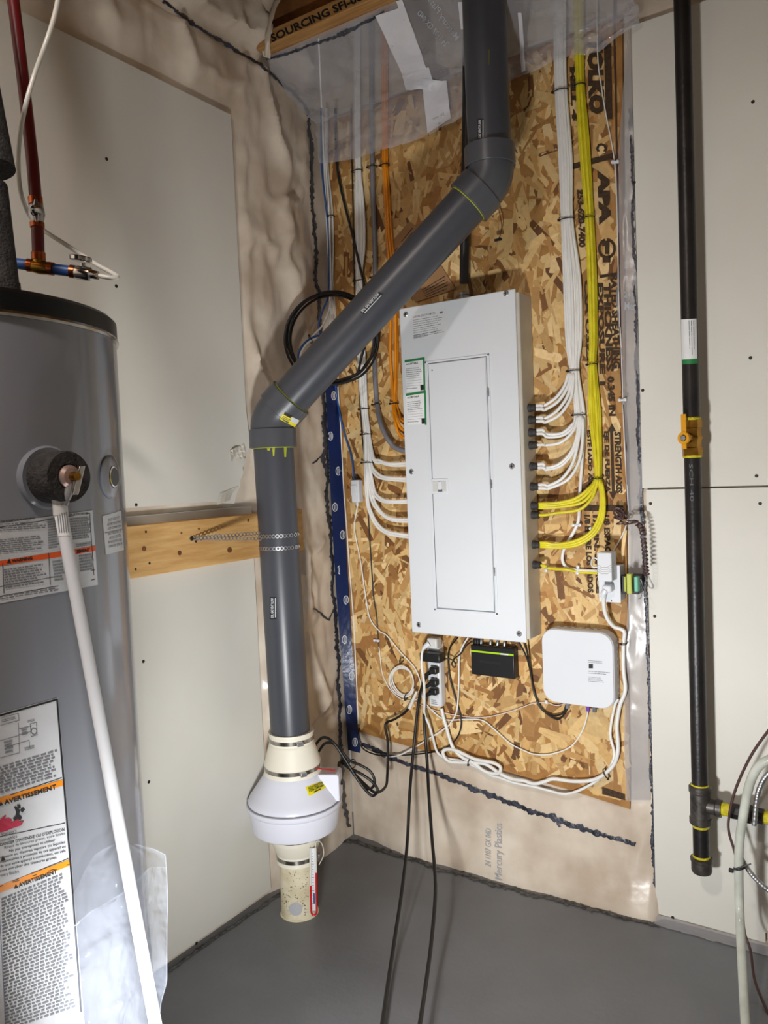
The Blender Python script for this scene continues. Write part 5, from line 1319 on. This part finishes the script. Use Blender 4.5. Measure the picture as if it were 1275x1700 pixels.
for j in range(28):
    t = j/27; row = []
    um = 102+(276-102)*t; v0 = lip(um)
    for i in range(40):
        s = i/39; v = v0+(1788-v0)*s; l, r_ = eb(v); u = l+(r_-l)*t
        bul = .026*math.sin(math.pi*t)*(1-.55*s)+.006
        row.append(pouch_pt(u, v, bul+.010*fbm(t*4, s*4, 8)+.006*fbm(t*11+s*5, s*10, 3)))
    front.append(row)
MB().grid(front).build('front_sheet', 'bag_clear', bag, 75)
MB().tube([r_[0] for r_ in front], .0012, 6).build('lip', 'bag_clear', bag, 60)
MB().tube([r_[-1] for r_ in back_], .0009, 6).build('side_weld', 'bag_clear', bag, 60)

# ================================================================ plumbing above the heater
def fat(name, a, b, r, m, label, cat):
    pts = [a.lerp(b, k/12) for k in range(13)]
    return tag(MB().tube(pts, [r*(1+.03*fbm(k*.8, r*40, 1)) for k in range(13)], 24).build(name, m, None, 50), label, cat)
ia0, ia1 = PD(-60, 20, 1.30), PD(-10, 282, 1.27)
fat('pipe_insulation', ia1+(ia0-ia1)*((2.86-ia1.z)/(ia0.z-ia1.z)), ia1, .033, 'foam_black', 'black foam pipe insulation at the upper left edge', 'insulation')
ins2 = thing('pipe_insulation', PD(8, 583, 1.24), 'black foam pipe insulation standing on the water heater lid', 'insulation')
MB().tube([PD(-24, 309, 1.27).lerp(PD(6, 572, 1.24), k/10) for k in range(11)], .033, 24).build('sleeve', 'foam_black', ins2, 50)
MB().tube([PD(6, 566, 1.235), PD(7, 590, 1.235)], .017, 18).build('copper_fitting', 'copper', ins2, 50)
cable('supply_cable', [PD(28, 470, 1.27), PD(31, 500, 1.27), PD(36, 530, 1.26), PD(42, 565, 1.25), PD(47, 582, 1.25)], .0055, 'cable_black', 'short black cable beside the foam insulation on the heater lid', 'cable')
tag(MB().prism([PD(u, v, 1.36) for u, v in ((40, 512), (46, 516), (52, 592), (43, 592))], V((.01, .004, 0))).build('plastic_tab', 'plastic_shade', None, 20), 'narrow pale strip standing behind the foam insulation on the lid', 'strip')
D_ = 1.42
rp = thing('water_line', PD(66, 443, D_), 'red water pipe dropping to a brass tee with blue stubs and a chrome stop valve', 'pipe')
q0, q1 = PD(22, 0, D_), PD(38, 130, D_); top_r = q1+(q0-q1)*((2.86-q1.z)/(q0.z-q1.z))
MB().tube(smooth_path([top_r, PD(22, 0, D_), PD(38, 130, D_), PD(53, 262, D_), PD(59.5, 335, D_)], 5), .0108, 18).build('red_pipe', 'pex_red', rp, 60)
MB().tube([PD(62, 372, D_), PD(64, 432, D_)], .0108, 18).build('red_pipe', 'pex_red', rp, 60)
for a, b in (((58.5, 328), (59.5, 340)), ((61.5, 370), (62, 378)), ((63.5, 420), (64, 432))):
    MB().tube([PD(*a, D_), PD(*b, D_)], .0126, 18).build('crimp_ring', 'copper', rp, 40)
vb = MB().tube([PD(60, 338, D_), PD(60.4, 345, D_), PD(61, 356, D_), PD(61.5, 364, D_), PD(62, 372, D_)], [.010, .013, .0145, .012, .010], 18).build('ball_valve', 'steel', rp, 50)
hc = PD(59.5, 350, D_-.022)
MB().lathe([(.010, 0), (.010, .006), (.005, .009)], hc, -ray(59, 350).normalized(), 16).build('valve_stem', 'chrome', vb, 40)
MB().prism([hc+(PD(u, v, D_-.024)-PD(59.5, 350, D_-.024)) for u, v in ((57, 330), (62, 330), (65, 345), (63, 368), (59, 368), (54, 347))], -ray(59, 350).normalized()*.005).build('valve_handle', 'chrome', vb, 20, .001)
MB().tube([PD(64, 428, D_), PD(66, 443, D_)], .0115, 16).build('brass_tee', 'brass', rp, 50)
t_ = MB().tube([PD(50, 441, D_), PD(58, 442, D_), PD(66, 443.5, D_), PD(76, 445, D_), PD(84, 446, D_)], [.0105, .0118, .0128, .0118, .0105], 16).build('brass_tee', 'brass', rp, 50)
MB().tube([PD(8, 434.5, D_), PD(52, 441, D_)], .0098, 16).build('blue_pipe', 'pex_blue', rp, 60)
MB().tube([PD(84, 446, D_), PD(122, 451, D_)], .0098, 16).build('blue_pipe', 'pex_blue', rp, 60)
for a, b in (((46, 440), (55, 441.3)), ((80, 445.3), (89, 446.6)), ((117, 450.4), (125, 451.5))):
    MB().tube([PD(*a, D_), PD(*b, D_)], .0118, 16).build('crimp_ring', 'copper', rp, 40)
MB().tube([PD(124, 451.5, D_), PD(128, 452, D_), PD(150, 455.5, D_), PD(153, 456, D_), PD(163, 457.5, D_)], [.010, .0125, .0125, .009, .0075], 18).build('stop_valve', 'chrome', rp, 40)
sv = PD(138, 452, D_); MB().tube([sv, PD(138, 438, D_)], .0055, 12).build('valve_stem', 'chrome', rp, 50)
hs = PD(134, 434.5, D_); pr_ = []
for k in range(28):
    a = 2*math.pi*k/28; pr_.append(hs+(PD(153, 437.5, D_)-hs)*math.cos(a)+V((fw.x, fw.y, 0)).normalized()*(.012*math.sin(a)))
MB().prism(pr_, V((0, 0, .010))).build('oval_handle', 'chrome', rp, 40, .002)
cable('plastic_tube', [PD(122, -330, 1.36), PD(112, -160, 1.36), PD(103, -50, 1.36), PD(96, 0, 1.36), PD(88, 35, 1.36), PD(74, 78, 1.36), PD(58, 122, 1.37), PD(45, 165, 1.37), PD(36, 205, 1.38), PD(31, 245, 1.39), PD(30.5, 285, 1.4), PD(35, 322, 1.42), PD(47, 354, 1.46), PD(62, 374, 1.47), PD(82, 389, 1.46), PD(106, 404, 1.46), PD(132, 421, 1.46), PD(160, 439, 1.45), PD(188, 454, 1.44), PD(195, 460, 1.43), PD(184, 461, 1.42), PD(163, 457.5, 1.42)], .0042, 'tube_milky', 'thin milky plastic tube curving down to the chrome stop valve', 'tube', n=10)

# ================================================================ black iron gas pipe on the right
ga, gb = PB(1132.5, 0, .082), PB(1165, 1440, .082)
gd = (ga-gb).normalized()
def gz_(v):     # point of the axis at image row v
    lo_, hi_ = -4.0, 4.0
    for _ in range(50):
        md_ = (lo_+hi_)/2; q = gb+gd*md_-CAM; vv = 850-FPX*q.dot(up)/q.dot(fw)
        if vv > v: lo_ = md_
        else: hi_ = md_
    return gb+gd*((lo_+hi_)/2)
GR = .0205
gas = thing('gas_pipe', gb-V((0, 0, .02)), 'black iron gas pipe with a brass valve and capped drip leg along the right wall', 'pipe')
gm = MB().tube([ga+gd*.42, gz_(700)], GR, 32); gm.build('upper_pipe', 'iron_black', gas, 50); GUB = gm.bvh()
gm = MB().tube([gz_(752), gz_(1312)], GR, 32); gm.build('lower_pipe', 'iron_black', gas, 50); GLB = gm.bvh()
MB().tube([gz_(1355), gz_(1428)], GR, 32).build('drip_leg', 'iron_black', gas, 50)
text_obj('lettering', GLB, 'SCH 40', ((1144, 770), (1146, 832), (1152, 832), (1150, 770)), .0005, 'grey_ink', gas, .0)
patch_obj('paper_tag', GUB, ((1129.5, 598), (1157.5, 597.5), (1156, 529), (1128.2, 530.5)), .0006, 'paper', gas, 10, 3)
patch_obj('green_edge', GUB, ((1130.5, 605), (1158, 603.5), (1157.5, 595.5), (1130, 597)), .0010, 'sticker_green', gas, 10, 1)
mb = bars(GUB, ((1142, 532), (1144, 592), (1154, 592), (1153, 532)), 3, .0009, MB(), .25, .08, .3); mb.build('handwriting', 'text_grey', gas, 0)
def gring(v0, v1, prof, name, m, parent=gas, n=32):
    a, b = gz_(v1), gz_(v0); L = (b-a).length
    return MB().lathe([(r_, t*L) for r_, t in prof], a, gd, n).build(name, m, parent, 35)
vlv = gring(697, 757, [(.0225, 0), (.025, .02), (.025, .22), (.0225, .25), (.0225, .42), (.026, .5), (.0225, .58), (.0225, .76), (.025, .78), (.025, .98), (.0225, 1)], 'gas_valve', 'brass', gas, 8)
gring(693, 699, [(.0215, 0), (.0235, .3), (.0235, .7), (.0215, 1)], 'thread_tape', 'teflon_yellow')
gring(755, 760, [(.0215, 0), (.0235, .3), (.0235, .7), (.0215, 1)], 'thread_tape', 'teflon_yellow')
gc = gz_(727); gn = (V((-.30, -.954, 0))).normalized()
MB().lathe([(.014, .018), (.014, .032), (.010, .034)], gc, gn, 24).build('valve_bonnet', 'brass', vlv, 35)
MB().lathe([(.0155, .034), (.0155, .042), (.0085, .042), (.0085, .034)], gc, gn, 24).build('handle_ring', 'handle_yellow', vlv, 35)
MB().lathe([(.0075, .034), (.0075, .045), (.003, .046)], gc, gn, 6).build('handle_nut', 'steel', vlv, 35)
gs = gd.cross(gn).normalized()
MB().box(gc+gn*.038+gd*.036, (.013, .004, .048), (gs, gn, gd)).build('handle_bar', 'handle_yellow', vlv, 20, .001)
MB().box(gc+gn*.038-gd*.020, (.013, .004, .016), (gs, gn, gd)).build('handle_bar', 'handle_yellow', vlv, 20, .001)
tee = gring(1303, 1368, [(.0245, 0), (.028, .04), (.028, .17), (.0255, .2), (.0255, .8), (.028, .83), (.028, .96), (.0245, 1)], 'pipe_tee', 'iron_fitting')
gring(1301, 1307, [(.0205, 0), (.0245, .4), (.0215, 1)], 'thread_tape', 'teflon_yellow')
gring(1367, 1373, [(.0205, 0), (.0228, .5), (.0222, 1)], 'thread_tape', 'teflon_yellow')
gring(1419, 1423.5, [(.0205, 0), (.0222, .5), (.0212, 1)], 'thread_tape', 'teflon_yellow')
gring(1423, 1450, [(.015, 0), (.0235, .08), (.026, .2), (.026, .75), (.028, .8), (.028, .96), (.024, 1)], 'pipe_cap', 'iron_fitting')
tc0 = gz_(1336)
def br(prof, name, m, n=28, parent=gas): return MB().lathe(prof, tc0, (1, 0, 0), n).build(name, m, parent, 35)
br([(.019, .018), (.019, .036), (.0225, .040), (.0225, .052), (.018, .052)], 'tee_branch', 'iron_fitting', 28, tee)
br([(.0155, .050), (.0165, .055), (.016, .072), (.0155, .076)], 'thread_tape', 'teflon_yellow')
br([(.018, .074), (.0205, .076), (.0205, .096), (.018, .098)], 'union_nut', 'iron_black', 8)
br([(.020, .098), (.0245, .101), (.0245, .122), (.020, .126)], 'union_nut', 'iron_black', 8)
br([(.0175, .124), (.0205, .126), (.0205, .150), (.017, .152)], 'union_nut', 'iron_black', 8)
br([(.0155, .150), (.0168, .156), (.0168, .170), (.0155, .176)], 'thread_tape', 'teflon_yellow')
br([(.0165, .172), (.0165, .42)], 'branch_pipe', 'iron_black')
# diamond mark cast on the tee
p = tc0+V((-.3, -.954, 0)).normalized()*.0262
MB().tube([p+V((.006, 0, 0)), p+V((0, 0, .010)), p-V((.006, 0, 0)), p-V((0, 0, .010))], .0007, 5, True).build('cast_mark', 'iron_black', tee, 0)

# hoses at the right edge
HO = .17
hose = cable('vinyl_hose', path_b([(1320, 1250), (1285, 1258), (1262, 1270), (1248, 1292), (1239, 1325), (1233, 1360), (1228, 1394), (1226.5, 1440)], HO)+[PZ(1228, 1516, .17), PZ(1232.5, 1608, .09), PZ(1238, 1705, .03), PZ(1242, 1770, .012)], .0108, 'hose_clear', 'clear vinyl hose arching down in the lower right corner', 'hose', n=16)
cable('control_wire', path_b([(1310, 1170), (1275, 1214), (1246, 1256), (1222, 1308), (1211, 1351), (1209.6, 1379), (1219, 1412), (1228, 1450), (1232, 1500), (1236, 1547), (1246, 1578), (1252, 1623), (1264, 1657), (1280, 1690), (1300, 1720)], [.2, .17, .15, .13, .125, .125, .125, .13, .13, .135, .15, .2, .24, .28, .3]), .0034, 'cable_brown', 'brownish purple wire passing behind the clear hose at the lower right', 'wire')
def armoured(q, offs, label):
    pts = smooth_path(path_b(q, offs), 16); rr = [.0062*(1+.10*math.cos(k*2.2)) for k in range(len(pts))]
    return tag(MB().tube(pts, rr, 12).build('flexible_conduit', 'steel', None, 60), label, 'conduit', 'armoured conduits')
armoured([(1310, 1262), (1276, 1284), (1262, 1306), (1256, 1330), (1252, 1370)], .135, 'grey armoured conduit behind the top of the clear hose')
armoured([(1230, 1424), (1237, 1436), (1252, 1456), (1275, 1477), (1310, 1498)], .135, 'grey armoured conduit passing behind the clear hose at the black tie')
ht = thing('cable_tie', PB(1228, 1440, HO), 'large black cable tie round the clear hose', 'cable tie', 'cable ties')
pth = [PB(1228, 1440, HO)+V((.0125*math.cos(a), .0125*math.sin(a), .004*math.cos(a))) for a in [2*math.pi*k/20 for k in range(20)]]
MB().tube(pth, .0022, 6, True).build('band', 'cable_black', ht, 60)
MB().box(PB(1214, 1445, HO+.006), (.011, .008, .009)).build('head', 'cable_black', ht, 20, .001)
MB().tube([PB(1214, 1445, HO+.014), PB(1230, 1440, HO+.016), PB(1247, 1434, HO+.012)], .0018, 6).build('tail', 'cable_black', ht, 60)
# loose plastic at the foot of the right-hand board
P = []
for i in range(30):
    u = 1090+i*7.0; row = []
    for j in range(5):
        p = PB(u, 1516+(u-1090)*.275, .014); row.append(V((p.x, -.014-.030*j/4-.006*abs(fbm(i*.4, j, 3)), .014*(1-j/4)**1.5+.004*abs(fbm(i*.5, j*.7, 6))+.002)))
    P.append(row)
tag(MB().grid(P).build('plastic_hem', 'film_strip', None, 70), 'crumpled hem of clear plastic on the floor below the right-hand gypsum board', 'plastic sheet')

# unreadable print stays joined
for o in list(bpy.data.objects):
    if o.name.split('.')[0] in ('fine_print', 'handwriting', 'sticker_print', 'ruled_lines', 'printed_rule'): o['kind'] = 'stuff'
